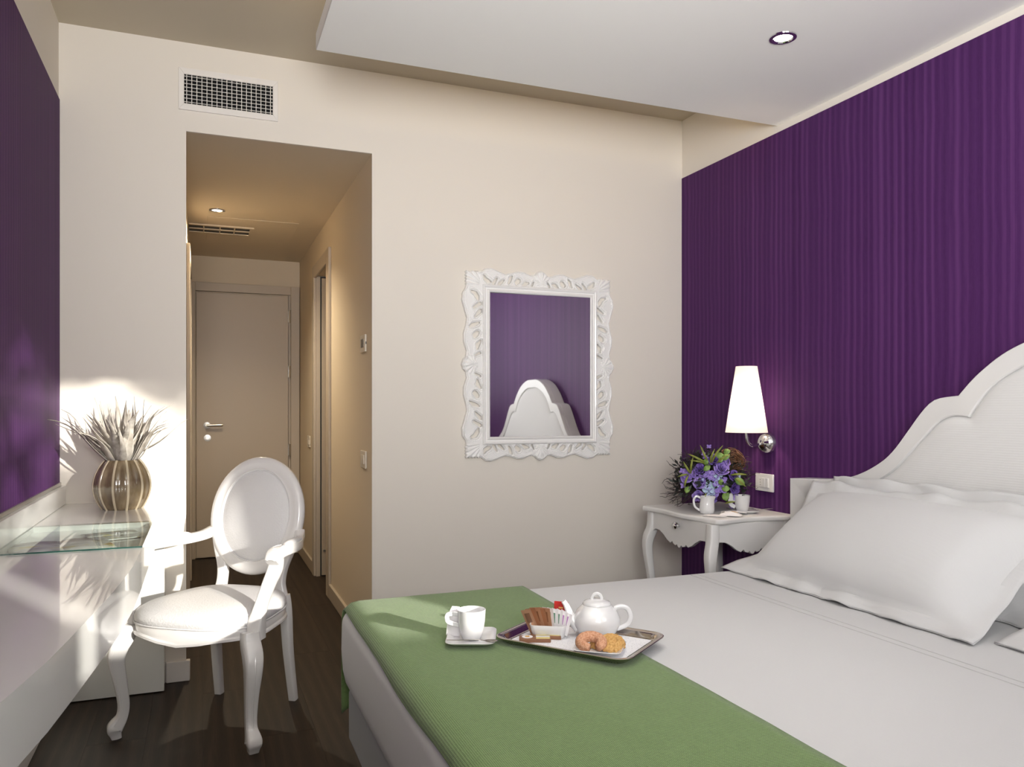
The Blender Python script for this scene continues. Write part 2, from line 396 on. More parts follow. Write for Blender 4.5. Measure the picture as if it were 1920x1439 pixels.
# skirting
def bb(name, x0, x1, y0, y1, label, m='white_trim'): struct(MB().box(x0, x1, y0, y1, 0, .088).build(name, m, bevel=.003), label, 'baseboard')
bb('baseboard_left', XL, XL + .016, .4, YB - .122, 'white baseboard under the desk')
bb('baseboard_back_left', -.143, HX0 + .015, YB - .016, YB, 'short white baseboard between the desk panel and the hallway')
bb('baseboard_hall_corner', HX0, HX0 + .016, YB, YB + .011, 'white baseboard turning into the hallway')
bb('baseboard_back_right', HX1 - .0, XR, YB - .016, YB, 'white baseboard behind the bed')
bb('baseboard_hall_near', HX1 - .016, HX1, YB, 4.93, 'beige baseboard beside the sliding door', 'joinery')
bb('baseboard_hall_far', HX1 - .016, HX1, 5.68, HYE - .04, 'beige baseboard beyond the sliding door', 'joinery')

# entrance door at the end of the hallway
d = thing('door_1', 'beige entrance door at the end of the hallway', 'door', (0, HYE, 0)); d['kind'] = 'structure'
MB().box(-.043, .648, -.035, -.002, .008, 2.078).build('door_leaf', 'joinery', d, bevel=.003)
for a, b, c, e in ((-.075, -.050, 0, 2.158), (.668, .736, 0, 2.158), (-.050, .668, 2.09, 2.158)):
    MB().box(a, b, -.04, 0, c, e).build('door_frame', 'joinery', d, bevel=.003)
MB().box(.651, .667, -.02, 0, 0, 2.09).build('door_rebate', 'joinery', d)
for z in (1.917, 1.47, .836):
    h = MB().sweep([(.660, -.042, z - .05), (.660, -.042, z + .05)], .010, C8, up=(0, 1, 0)).build('hinge', 'satin_metal', d)
    MB().box(.648, .672, -.039, -.036, z - .045, z + .045).build('hinge_plate', 'satin_metal', h)
M['lever'] = mat('dark_nickel', (.30, .28, .25), .3, metal=1)
hd = MB().lathe([(0, 0), (.026, 0), (.026, .008), (.010, .010), (.010, .045), (0, .045)], 20, Matrix.Translation((.035, -.035, 1.04)) @ Matrix.Rotation(PI / 2, 4, 'X')).build('handle', 'satin_metal', d)
MB().sweep([(.030, -.078, 1.04), (.06, -.08, 1.041), (.15, -.08, 1.042)], .009, C8).build('lever', 'lever', hd)
MB().lathe([(0, 0), (.026, 0), (.026, .008), (.012, .009), (.012, .012), (0, .012)], 20, Matrix.Translation((.038, -.035, .942)) @ Matrix.Rotation(PI / 2, 4, 'X')).build('lock', 'satin_metal', d)
# sliding door in the right hallway wall
d = thing('door_2', 'sliding door half drawn into the right hallway wall', 'door', (HX1, 5.3, 0)); d['kind'] = 'structure'
MB().box(-.018, 0, -.39, -.285, 0, 2.17).build('casing', 'joinery', d, bevel=.003)
MB().box(-.018, 0, .30, .385, 0, 2.17).build('casing', 'joinery', d, bevel=.003)
MB().box(-.018, 0, -.285, .30, 2.085, 2.17).build('casing', 'joinery', d, bevel=.003)
MB().box(-.001, .026, .285, .30, 0, 2.095).build('jamb_strip', 'joinery', d)
MB().box(.026, .085, .292, .30, 0, 2.095).build('slot', 'slot', d)
lf = MB().box(.036, .068, .268, .298, .01, 2.08).build('door_leaf', 'joinery', d)
MB().box(.076, .13, .285, .30, 0, 2.095).build('jamb_strip', 'joinery', d)
MB().lathe([(0, 0), (.008, 0), (.008, .004), (0, .004)], 12, Matrix.Translation((.052, .268, .18)) @ Matrix.Rotation(PI / 2, 4, 'X')).build('floor_pin', 'satin_metal', lf)
# casing of a doorway in the left hallway wall
d = thing('door_3', 'beige door casing along the left hallway wall', 'door', (HL, 5.4, 0)); d['kind'] = 'structure'
for a, b, c, e in ((-.50, -.42, 0, 2.13), (.36, .44, 0, 2.13), (-.42, .36, 2.05, 2.13)):
    MB().box(0, .020, a, b, c, e).build('casing', 'joinery', d, bevel=.003)
MB().box(0, .006, -.42, .36, .008, 2.05).build('door_leaf', 'joinery', d)

# added tree, out of view: leaf clumps shade the vase and break up sunlight
tree = thing('added_shade_tree', 'added unseen leafy tree that dapples the sunlight outside the window', 'tree', (1.75, -1.9, 0))
rt = random.Random(3)
MB().sweep([(0, 0, -.6), (.03, 0, .6), (-.02, .02, 1.5), (.05, 0, 2.3)], [.05, .045, .035, .02], C8).build('trunk', 'twig', tree)
mb = MB()
CL = [(-.02, 2.68, .10), (.22, 2.73, .09), (.40, 2.66, .10), (.58, 2.74, .08), (.95, 2.66, .12), (.72, 2.50, .05), (.42, 2.44, .05), (.60, 2.20, .13), (.52, 2.12, .09), (.02, 2.62, .12), (-.22, 2.40, .10), (.24, 2.80, .10), (-.42, 2.62, .13), (.16, 2.18, .07), (-.55, 2.2, .10), (-.15, 2.16, .05), (.80, 2.75, .1), (-.02, 2.30, .06)]
for (x, z, r) in CL:
    MB().sweep([(0.01, 0, z - .35), (x * .6, 0, z - .12), (x, 0, z)], [.014, .010, .005], C6).build('branch', 'twig', tree)
    for k in range(int(900 * r * r / .0169 * .25)):
        c = Vector((rt.gauss(0, .55), rt.gauss(0, .6), rt.gauss(0, .55))) * r + Vector((x, 0, z))
        dd = Vector((rt.uniform(-1, 1), rt.uniform(-1, 1), rt.uniform(-1, .4))).normalized() * .06; sd = dd.cross(Vector((rt.uniform(-1, 1), 1, rt.uniform(-1, 1)))).normalized() * .016
        mb.add([c, c + dd * .45 + sd, c + dd, c + dd * .45 - sd], [(0, 1, 2, 3)])
mb.build('foliage', 'leaf', tree, sharp=0, kind='stuff')

# ------------------------------------------------------------------ ventilation grilles
v = thing('wall_grille', 'white air grille with crossed bars high on the wall above the hallway', 'air vent', (.111, YB, 2.548))
W2, H2 = .205, .09; w2, h2 = .183, .063
for poly in ([(-W2, -H2), (W2, -H2), (w2, -h2), (-w2, -h2)], [(-W2, H2), (-w2, h2), (w2, h2), (W2, H2)], [(-W2, -H2), (-w2, -h2), (-w2, h2), (-W2, H2)], [(W2, -H2), (W2, H2), (w2, h2), (w2, -h2)]):
    MB().prism(poly, -.010, 0, XZ).build('grille_frame', 'white_trim', v, bevel=.0015)
MB().box(-w2, w2, -.002, 0, -h2, h2).build('duct_backing', 'dark', v)
b0 = None
for i in range(18):
    x = -w2 + 2 * w2 * (i + .5) / 18
    if b0 is None: b0 = MB().box(-.0014, .0014, -.010, -.005, -h2, h2).build('upright_bar', 'white_trim', v); b0.location = (x, 0, 0)
    else: share(b0, 'upright_bar', v, (x, 0, 0))
b0 = None
for i in range(8):
    z = -h2 + 2 * h2 * (i + .5) / 8
    if b0 is None: b0 = MB().box(-w2, w2, -.007, -.002, -.0009, .0009).build('cross_bar', 'white_trim', v); b0.location = (0, 0, z)
    else: share(b0, 'cross_bar', v, (0, 0, z))
v = thing('ceiling_grille', 'long beige slotted air grille in the hallway ceiling', 'air vent', (.11, 5.565, HZ - .003))
MB().box(-.19, .20, -.115, .115, -.003, 0).build('duct_backing', 'slot', v)
for a, b, c, e in ((-.19, .21, -.125, -.10), (-.19, .21, .10, .125), (.185, .21, -.10, .10)):
    MB().box(a, b, c, e, -.008, 0).build('grille_frame', 'hall', v)
for y in (0,): MB().box(-.19, .185, y - .012, y + .012, -.008, -.003).build('slat', 'hall', v)
for x in (-.10, 0, .09): MB().box(x - .004, x + .004, -.10, .10, -.0075, -.003).build('slat', 'hall', v)

# ------------------------------------------------------------------ recessed ceiling lights
def downlight(loc, label, watts, color, spot=1.6, blend=.8):
    d = thing('ceiling_downlight', label, 'ceiling light', loc, group='recessed ceiling lights')
    MB().lathe([(.030, -.001), (.034, -.006), (.046, -.004), (.047, 0)], 28).build('chrome_ring', 'chrome', d)
    MB().lathe([(0, -.002), (.018, -.0025), (.031, -.0015), (.031, .001)], 24).build('lens', 'spot_lens', d)
    light('downlight_beam', 'SPOT', (0, 0, -.012), watts, color, (0, 0, -1), d, spot_size=spot, spot_blend=blend, shadow_soft_size=.03)
downlight((1.885, 2.197, 2.467), 'chrome ringed spotlight glowing in the white ceiling panel', 8, (1, .93, .84))
downlight((.80, 1.70, 2.467), 'recessed spotlight above the green throw', 19, (1, .96, .90), 1.1)
downlight((1.885, .80, 2.467), 'added unseen fill spotlight above the near side of the bed', 5, (1, .93, .84))  # added fill, out of view, repeats the visible spotlight
downlight((.084, 5.044, 2.368), 'small recessed spotlight glowing in the hallway ceiling', 70, (1, .85, .63), 2.4)

# ------------------------------------------------------------------ desk
DT, DB = .78, .67
front = [(-.157, YB), (-.157, 2.35), (-.159, 2.15), (-.169, 1.96), (-.181, 1.80), (-.1935, 1.67), (-.207, 1.53), (-.222, 1.39), (-.240, 1.27), (-.268, 1.10), (-.31, .90), (-.36, .72)]
outer = [(XL + .001, .72)] + [(XL + .001, YB)] + front
d = thing('wall_desk', 'white glossy desk along the purple wall with a glass covered tray', 'desk')
gx0, gx1, gy0, gy1 = -.515, -.164, 2.43, 2.97
MB().prism(outer + [outer[0], (gx0, gy0), (gx1, gy0), (gx1, gy1), (gx0, gy1), (gx0, gy0)], DB, DT, XYZ).build('desk_top', 'lacquer', d, bevel=0, sharp=20)
MB().box(gx0 + .0005, gx1 - .0005, gy0 + .0005, gy1 - .0005, DB + .004, DT - .016).build('tray_floor', 'lacquer', d)
MB().box(XL + .001, -.157, gy0, gy1, DT + .0005, DT + .0045).build('glass_plate', 'glass', d)
MB().box(XL + .001, -.157, gy0 - .0012, gy0 - .0002, DT + .0005, DT + .0045).build('glass_edge', 'glass_edge', d)
MB().box(-.1568, -.1560, gy0, gy1, DT + .0005, DT + .0045).build('glass_edge', 'glass_edge', d)
MB().box(XL + .001, -.145, YB - .122, YB - .001, .004, DB - .001).build('end_panel', 'lacquer', d, bevel=.002)
MB().box(XL + .001, XL + .026, .72, YB - .001, DT + .0005, .856).build('back_panel', 'lacquer', d, bevel=.002)
MB().box(XL + .001, XL + .010, .72, YB - .001, .857, .870).build('edge_trim', 'satin_metal', d)
def magazine(name, label, x, y, rz, w, h, z):
    m = thing(name, label, 'magazine', (x, y, z), rz, 'magazines under the glass')
    for s in (-1, 1):
        MB().grid(lambda u, v: (s * u * w, (v - .5) * h, .002 + .005 * math.sin(PI * min(1, u * 1.1)) * (1 - .5 * u)), 10, 4).build('page', 'print', m, solid=.002)
magazine('magazine', 'open colour printed magazine under the desk glass, nearest the wall', -.38, 2.60, .25, .13, .24, DT - .0145)
magazine('magazine', 'open magazine with pale pages under the desk glass, by the desk edge', -.26, 2.78, -1.2, .085, .15, DT - .0145)

# ------------------------------------------------------------------ vase with dried leaves
vz = thing('ribbed_vase', 'round taupe glazed vase with cream ribs on the white desk', 'vase', (-.290, 3.415, DT + .0005))
def vr(z):      # radius of the body at height z (0..0.19)
    u = z / .19; return .060 + .044 * math.sin(PI * min(1, max(0, (u * .93 + .06)))) ** .8
NR = 12
prof = [(0, .004), (.045, 0)] + [(vr(.19 * i / 24), .19 * i / 24) for i in range(25)] + [(.056, .186), (.06, .12), (0, .11)]
MB().lathe(prof, NR * 8, fn=lambda r, z, a: r * (1 - .045 * (abs(math.cos(a * NR / 2)) ** 6)) if z > 0 and r > .05 else r).build('vase_body', 'glaze', vz, sharp=60)
rib0 = None
for i in range(NR):
    if rib0 is None:
        path = [((vr(z) + .000), 0, z) for z in [.19 * k / 16 for k in range(17)]]
        rib0 = MB().sweep(path, [(.003, .0045)] * 17, C8, up=(0, 1, 0)).build('rib', 'glaze_rib', vz)
        rib0.rotation_euler = (0, 0, 2 * PI * (i + .5) / NR + .02)
    else: share(rib0, 'rib', vz, (0, 0, 0), (0, 0, 2 * PI * (i + .5) / NR + .02))
lf = thing('dried_leaf_bunch', 'bunch of pale grey dried strap leaves standing in the ribbed vase', 'dried leaves', (-.290, 3.415, DT + .14))
R = random.Random(5)
def strap(az, tilt, L, wd, curl):
    pts = []; a = tilt * .55; p = Vector((.012 * math.cos(az), .012 * math.sin(az), 0)); n = 10; st = []
    ph = R.uniform(0, 6)
    for i in range(n + 1):
        u = i / n
        pts.append((tuple(p), u)); wob = .28 * math.sin(u * 7 + ph) * curl
        aa = tilt * (.55 + .75 * u) + wob
        dr = Vector((math.cos(az + wob * .6) * math.sin(aa), math.sin(az + wob * .6) * math.sin(aa), math.cos(aa))); p = p + dr * (L / n)
    sd = Vector((-math.sin(az), math.cos(az), 0)); tw = R.uniform(-1, 1); v = []; f = []
    for q, u in pts:
        wdt = wd * (.45 + .75 * math.sin(PI * min(1, u * .9 + .15)) ** 1.2) * (1 - u ** 5 * .9)
        s2 = (sd * math.cos(tw * u * 2) + Vector((math.cos(az) * .5, math.sin(az) * .5, .6)) * math.sin(tw * u * 2)).normalized()
        q = Vector(q); up = Vector((math.cos(az), math.sin(az), .3)) * -.25 * wdt
        v += [q - s2 * wdt, q + up, q + s2 * wdt]
    for i in range(n): f += [(i * 3, i * 3 + 1, i * 3 + 4, i * 3 + 3), (i * 3 + 1, i * 3 + 2, i * 3 + 5, i * 3 + 4)]
    MB().add(v, f).build('leaf', 'dried', lf, solid=.0012, sharp=180)
for i in range(78):
    az = 2 * PI * i * .381966 + R.uniform(-.2, .2); tl = R.uniform(.15, .98) if i % 3 else R.uniform(.75, 1.02)
    if math.sin(az) > .3: tl *= .8
    strap(az, tl, R.uniform(.19, .31) + .03 * (tl > .5), R.uniform(.008, .0165), R.uniform(.3, 1.2))

# ------------------------------------------------------------------ chair
CH = thing('armchair', 'white oval back armchair with carved legs pulled up to the desk', 'chair', (.063, 3.140, 0), math.radians(-34.0))
def seat_pt(a, grow=0):
    """plan outline of the seat: angle 0..1 round, wider bowed front (-y)"""
    an = 2 * PI * a; c, s = math.cos(an), math.sin(an)
    y = math.copysign(abs(s) ** .62, s); x = math.copysign(abs(c) ** .55, c)
    hw = .262 - .045 * (y + 1) / 2 * 1.3
    yy = y * .225 - .012
    if y < 0: yy -= .022 * (1 - x * x) * (-y)
    return (x * (hw + grow), yy * (1 + grow / .24))
NS = 56
def rail_bottom(a):
    x, y = seat_pt(a); z = .352
    if y < -.12: z = .352 + .026 * (abs(x) / .26) ** 2 - .006 * math.cos(x * 22)
    else: z = .365
    return z
loops = []
for g, zf in ((-.030, lambda a: rail_bottom(a) + .006), (-.004, rail_bottom), (.004, lambda a: rail_bottom(a) + .004), (.004, lambda a: rail_bottom(a) + .012), (-.002, lambda a: rail_bottom(a) + .017), (0, lambda a: .405), (-.004, lambda a: .411), (-.03, lambda a: .411)):
    loops.append([(*seat_pt(i / NS, g), zf(i / NS)) for i in range(NS)])
MB().loft(loops).build('seat_rail', 'chair_white', CH, sharp=50)
loops = [[(*seat_pt(i / NS, g), z) for i in range(NS)] for g, z in ((-.02, .408), (-.006, .411), (.001, .420), (.002, .436), (-.006, .452), (-.030, .467), (-.075, .477), (-.14, .482), (-.2, .484))]
cu = MB().loft(loops).build('seat_cushion', 'leather', CH, sharp=180)
MB().sweep([(*seat_pt(i / NS, .0015), .4135) for i in range(NS)], .0035, C6, closed=True).build('piping', 'leather', cu)
# front cabriole legs
def front_leg(s):
    K = [(s * .240, -.195, .40, .024), (s * .245, -.200, .365, .0265), (s * .262, -.214, .325, .027), (s * .268, -.222, .28, .0245), (s * .258, -.214, .20, .0195), (s * .250, -.206, .12, .0165), (s * .254, -.210, .075, .0165), (s * .268, -.222, .045, .0215), (s * .272, -.226, .034, .0225), (s * .270, -.224, .018, .0175), (s * .267, -.221, 0, .0145)]
    P = spl(K, 4); rot = math.atan2(-1, s)
    lg = MB().sweep([p[:3] for p in P], [p[3] * 1.12 for p in P], SQ, up=(s * .75, -.65, .0)).build('leg', 'chair_white', CH, sharp=60)
    for k in (-1, 1):       # carved raised edge down the face
        PP = [(p[0] + s * p[3] * .30 * 1 + k * p[3] * .72 * .65, p[1] - p[3] * .95 + k * s * p[3] * .25, p[2]) for p in P if .05 < p[2] < .37]
        MB().sweep(PP, .0042, C6, up=(1, 0, 0)).build('edge_bead', 'chair_white', lg)
for s in (-1, 1): front_leg(s)
def rear_leg(s):
    K = [(s * .150, .205, .43, .019, .020), (s * .155, .212, .36, .019, .021), (s * .160, .222, .2, .0165, .0185), (s * .166, .252, 0, .0145, .016)]
    P = spl(K, 5); MB().sweep([p[:3] for p in P], [(p[3], p[4]) for p in P], SQ, up=(0, 1, .1)).build('leg', 'chair_white', CH, sharp=60)
for s in (-1, 1): rear_leg(s)
# oval back
OZ, OA, OB, TILT = .736, .178, .212, math.radians(11)
BKX = Matrix.Translation((0, .262, OZ)) @ Matrix.Rotation(-TILT, 4, 'X')
ring = [(OA * math.cos(2 * PI * i / 64), 0, OB * math.sin(2 * PI * i / 64)) for i in range(64)]
pr = [(-.028, -.012), (-.024, -.019), (-.012, -.016), (-.004, -.021), (.010, -.021), (.022, -.016), (.027, -.006), (.027, .010), (.018, .018), (-.018, .018), (-.028, .010)]
def oval_ring(mb, xf):
    v = []; f = []; k = len(pr)
    for i in range(64):
        a = 2 * PI * i / 64; n = Vector((math.cos(a) / OA, 0, math.sin(a) / OB)).normalized()
        for r, y in pr: p = Vector((OA * math.cos(a), y, OB * math.sin(a))) + n * r; v.append(p)
    for i in range(64):
        for j in range(k): f.append((i * k + j, i * k + (j + 1) % k, ((i + 1) % 64) * k + (j + 1) % k, ((i + 1) % 64) * k + j))
    return mb.add(v, f, xf)
bk = oval_ring(MB(), BKX).build('back_frame', 'chair_white', CH, sharp=60)
def pad(u, vv):
    a = 2 * PI * u; r = vv; return (.153 * r * math.cos(a), -.008 - .022 * (1 - r ** 4), .187 * r * math.sin(a))
MB().grid(pad, 56, 10, BKX, cu=True).build('back_pad', 'leather', CH, sharp=180)
MB().sweep([(.1515 * math.cos(2 * PI * i / 64), -.012, .1855 * math.sin(2 * PI * i / 64)) for i in range(64)], .004, C6, up=(0, 1, 0), closed=True, xf=BKX).build('piping', 'leather', bk)
for s in (-1, 1):       # uprights from the rail to the oval
    K = [(s * .140, .205, .37, .020), (s * .138, .208, .42, .022), (s * .128, .214, .475, .019), (s * .132, .226, .535, .020), (s * .152, .238, .60, .022), (s * .172, .248, .66, .018)]
    P = spl(K, 5); MB().sweep([p[:3] for p in P], [(p[3], .016) for p in P], SQ, up=(0, 1, 0)).build('upright', 'chair_white', CH, sharp=60)
    # arm: from the oval forward to a scrolled hand
    K = [(s * .195, .250, .668, .017, .018), (s * .215, .205, .655, .015, .016), (s * .245, .14, .650, .016, .0165), (s * .268, .06, .652, .017, .0165), (s * .278, -.03, .655, .018, .017), (s * .280, -.075, .655, .020, .019), (s * .281, -.105, .646, .021, .020), (s * .281, -.122, .628, .020, .015)]
    P = spl(K, 5); ar = MB().sweep([p[:3] for p in P], [(p[3] * 1.15, p[4] * 1.15) for p in P], SQ, up=(0, .0, 1)).build('arm', 'chair_white', CH, sharp=60)
    K = [(s * .235, .165, .664, .010, .004), (s * .246, .14, .668, .016, .011), (s * .266, .07, .671, .017, .013), (s * .275, .005, .671, .017, .012), (s * .277, -.022, .667, .012, .004)]
    P = spl(K, 4); MB().sweep([p[:3] for p in P], [(p[3], p[4]) for p in P], C12).build('arm_pad', 'leather', ar, sharp=180)
    for k in (-1, 1):
        MB().sweep(spl([(s * .278 + k * .012, -.03, .672), (s * .280 + k * .013, -.075, .674), (s * .281 + k * .014, -.11, .663), (s * .281 + k * .013, -.132, .635)], 4), .0045, C6).build('edge_bead', 'chair_white', ar)
    K = [(s * .247, -.165, .37, .022), (s * .248, -.165, .42, .022), (s * .256, -.150, .48, .017), (s * .268, -.118, .55, .017), (s * .276, -.088, .60, .019), (s * .280, -.082, .645, .017)]
    P = spl(K, 5); MB().sweep([p[:3] for p in P], [(p[3] * 1.2, p[3] * 1.1) for p in P], SQ, up=(0, 1, .3)).build('arm_post', 'chair_white', CH, sharp=60)

# ------------------------------------------------------------------ mirror with pierced carved frame
import numpy as np
MX0, MX1, MZ0, MZ1 = 1.195, 2.000, .925, 1.852          # nominal outer edges
GX0, GX1, GZ0, GZ1 = 1.319, 1.871, 1.031, 1.746          # glass
mr = thing('wall_mirror', 'rectangular mirror in a white pierced carved frame on the cream wall', 'mirror', (1.595, YB, 1.3885))
hw, hh = (GX1 - GX0) / 2, (GZ1 - GZ0) / 2
gl = MB().box(-hw - .004, hw + .004, -.002, .002, -hh - .004, hh + .004).build('mirror_glass', 'mirror', mr)
gl.location = (0, -.020, 0); gl.rotation_euler = (0, 0, math.radians(-1.5))
# stepped inner moulding, mitred
mp = [(0, -.004), (0, -.030), (.006, -.034), (.013, -.030), (.016, -.026), (.022, -.026), (.025, -.033), (.031, -.036), (.036, -.033), (.038, -.026), (.038, -.002)]
loops = []
for o_, y_ in mp: loops.append([(-hw - o_, y_, -hh - o_), (hw + o_, y_, -hh - o_), (hw + o_, y_, hh + o_), (-hw - o_, y_, hh + o_)])
MB().loft(loops, caps=False).build('inner_moulding', 'frame_white', mr, sharp=25)
# pierced band as a carved relief: outline waves and teardrop openings, arm by arm
HWo, HHo = (MX1 - MX0) / 2, (MZ1 - MZ0) / 2
st = .0022
xs = np.arange(-HWo - .03, HWo + .0301, st); zs = np.arange(-HHo - .03, HHo + .0301, st)
X, Z = np.meshgrid(xs, zs, indexing='ij'); aX, aZ = np.abs(X), np.abs(Z)
inx, inz = hw + .034, hh + .034                            # inner edge of the band
def outer_wave(sv):                                        # sv: 0 at the corner block, 1 at the middle
    K = [(0, -.006), (.04, -.004), (.10, .012), (.20, .016), (.30, .004), (.42, -.010), (.52, -.003), (.62, .008), (.72, .006), (.83, -.008), (.90, -.004), (.94, .010), (1.0, .018)]
    return np.interp(sv, [k[0] for k in K], [k[1] for k in K])
blk = .072
svx = np.clip((HWo - blk - aX) / (HWo - blk), 0, 1); svz = np.clip((HHo - blk - aZ) / (HHo - blk), 0, 1)
ox = HWo + np.where(aZ < HHo - blk, outer_wave(svz), 0); oz = HHo + np.where(aX < HWo - blk, outer_wave(svx), 0)
ox = np.where(aZ >= HHo - blk, HWo - .004 + .0025 * np.sin(aZ * 420), ox); oz = np.where(aX >= HWo - blk, HHo - .004 + .0025 * np.sin(aX * 420), oz)
din = np.maximum(aX - inx, aZ - inz)                       # >0 in the band
dout = np.minimum(ox - aX, oz - aZ)
dist = np.minimum(din + .02, dout)
def seg(px, pz, a, b, ra, rb):
    ax, az, bx, bz = *a, *b; dx, dz = bx - ax, bz - az; L = dx * dx + dz * dz + 1e-12
    t_ = np.clip(((px - ax) * dx + (pz - az) * dz) / L, 0, 1)
    return np.hypot(px - ax - t_ * dx, pz - az - t_ * dz) - (ra + (rb - ra) * t_)
# openings in arm coordinates: (s along 0..1, w across 0 inner..1 outer), radius in m
HOLES = [[((.085, .62), .004), ((.105, .42), .0075), ((.15, .30), .0085), ((.19, .24), .003)],
         [((.235, .15), .007), ((.285, .50), .0035)], [((.325, .12), .0075), ((.40, .42), .0025)],
         [((.475, .22), .0035), ((.490, .34), .006), ((.505, .55), .0075), ((.53, .72), .003)],
         [((.605, .30), .0085), ((.635, .42), .0105)],
         [((.705, .12), .0035), ((.755, .28), .0085), ((.80, .30), .004)],
         [((.855, .16), .0045), ((.885, .42), .002)]]
bw_x, bw_z = HWo - inx, HHo - inz
for hole in HOLES:
    for (a, ra), (b, rb) in zip(hole, hole[1:]):
        # side arms
        za, zb = (HHo - blk) * (1 - a[0]), (HHo - blk) * (1 - b[0]); xa, xb = inx + a[1] * bw_x, inx + b[1] * bw_x
        dist = np.minimum(dist, np.where(aZ < HHo - blk + .02, seg(aX, aZ, (xa, za), (xb, zb), ra * 1.2, rb * 1.2), 9))
    for (a, ra), (b, rb) in zip(hole, hole[1:]):
        xa, xb = (HWo - blk) * (1 - a[0]), (HWo - blk) * (1 - b[0]); za, zb = inz + a[1] * bw_z, inz + b[1] * bw_z
        dist = np.minimum(dist, np.where(aX < HWo - blk + .02, seg(aX, aZ, (xa, za), (xb, zb), ra * 1.1, rb * 1.1), 9))
ins = (dist > 0) & (din > 0)
dome = np.sqrt(np.clip(1 - (1 - np.clip(dist / .011, 0, 1)) ** 2, 0, 1))
hgt = .010 + .016 * dome
# carving: ribbed corner fans, shells at the middles, grooves along the scrolls
ca = np.arctan2(aZ - inz, aX - inx); cor = (aX > HWo - blk) & (aZ > HHo - blk)
hgt += np.where(cor, .0030 * np.sin(ca * 22), 0)
for (cx, cz) in ((HWo - .02, 0), (0, HHo - .02)):
    rr = np.hypot(aX - cx, aZ - cz); an = np.arctan2(aZ - cz + (cz > 0) * .03, aX - cx + (cx > 0) * .03)
    hgt += np.where(rr < .045, (.045 - rr) * .20 + .0024 * np.sin(an * 14), 0)
hgt += np.where(~cor, .0020 * np.sin(dist * 900), 0) * (dist < .016)
idx = -np.ones(X.shape, int)
cell = ins[:-1, :-1] & ins[1:, :-1] & ins[:-1, 1:] & ins[1:, 1:]
use = np.zeros(X.shape, bool)
for dx in (0, 1):
    for dz in (0, 1): use[dx:X.shape[0] - 1 + dx, dz:X.shape[1] - 1 + dz] |= cell
idx[use] = np.arange(use.sum()); nv = int(use.sum())
V = np.stack([X[use], -hgt[use], Z[use]], 1)
ci, cj = np.nonzero(cell)
F = np.stack([idx[ci, cj], idx[ci + 1, cj], idx[ci + 1, cj + 1], idx[ci, cj + 1]], 1)
pad_c = np.pad(cell, 1); skirts = []
for (di, dj, p, q) in ((-1, 0, (0, 1), (0, 0)), (1, 0, (1, 0), (1, 1)), (0, -1, (0, 0), (1, 0)), (0, 1, (1, 1), (0, 1))):
    b = ~pad_c[ci + 1 + di, cj + 1 + dj]
    A_, B_ = idx[ci[b] + p[0], cj[b] + p[1]], idx[ci[b] + q[0], cj[b] + q[1]]
    skirts.append(np.stack([A_, B_, B_ + nv, A_ + nv], 1))
V2 = V.copy(); V2[:, 1] = -.001
Fa = np.concatenate([F] + skirts); used = np.unique(Fa); remap = -np.ones(2 * nv, int); remap[used] = np.arange(len(used))
VV = np.concatenate([V, V2])[used]; Fa = remap[Fa]
me = bpy.data.meshes.new('carved_frame'); me.from_pydata(VV.tolist(), [], Fa.tolist())
me.polygons.foreach_set('use_smooth', [True] * len(me.polygons)); me.set_sharp_from_angle(angle=1.0); me.update()
cf = bpy.data.objects.new('carved_frame', me); COL.objects.link(cf); cf.parent = mr; me.materials.append(M['frame_white'])

# ------------------------------------------------------------------ bed
BX0, BX1, BY0, BY1, BT = .398, 2.355, .39, 2.492, .56
YC = 1.44
bed = thing('bed', 'white double bed with a shaped padded headboard and grey fabric base', 'bed', (0, 0, 0))
MB().box(.417, 2.34, .46, 2.422, .155, .315).build('bed_base', 'base_fabric', bed, bevel=.012, seg=3)
for x in (.50, 2.2):
    for y in (.54, 2.34): MB().lathe([(0, 0), (.022, 0), (.028, .155), (0, .155)], 16, Matrix.Translation((x, y, 0))).build('leg', 'slot', bed)
half = [(2.690, .872), (2.49, .884), (2.386, .897), (2.30, .923), (2.207, .971), (2.147, 1.02), (2.088, 1.089), (2.037, 1.15), (1.997, 1.189), (1.958, 1.206), (1.885, 1.214), (1.848, 1.253), (1.805, 1.291), (1.738, 1.338), (1.67, 1.370), (1.59, 1.394), (1.52, 1.404)]
inn = [(2.60, .800), (2.45, .812), (2.324, .850), (2.248, .886), (2.153, .944), (2.088, 1.006), (2.027, 1.065), (1.968, 1.121), (1.930, 1.141), (1.893, 1.147), (1.848, 1.142), (1.822, 1.18), (1.763, 1.246), (1.67, 1.300), (1.57, 1.332), (1.50, 1.338)]
def sym(h):
    a = spl(h[:11], 4)[:-1] + spl(h[10:], 4) if len(h) == 17 else spl(h[:11], 4)[:-1] + spl(h[10:], 4)
    return a + [(2 * YC - y, z) for y, z in a[::-1]]
ho, hi = sym(half), sym(inn)
hb = MB().prism([(ho[0][0], .30)] + ho + [(ho[-1][0], .30)], 2.375, XR - .005, YZ).build('headboard', 'furn_white', bed, bevel=.003, sharp=20)
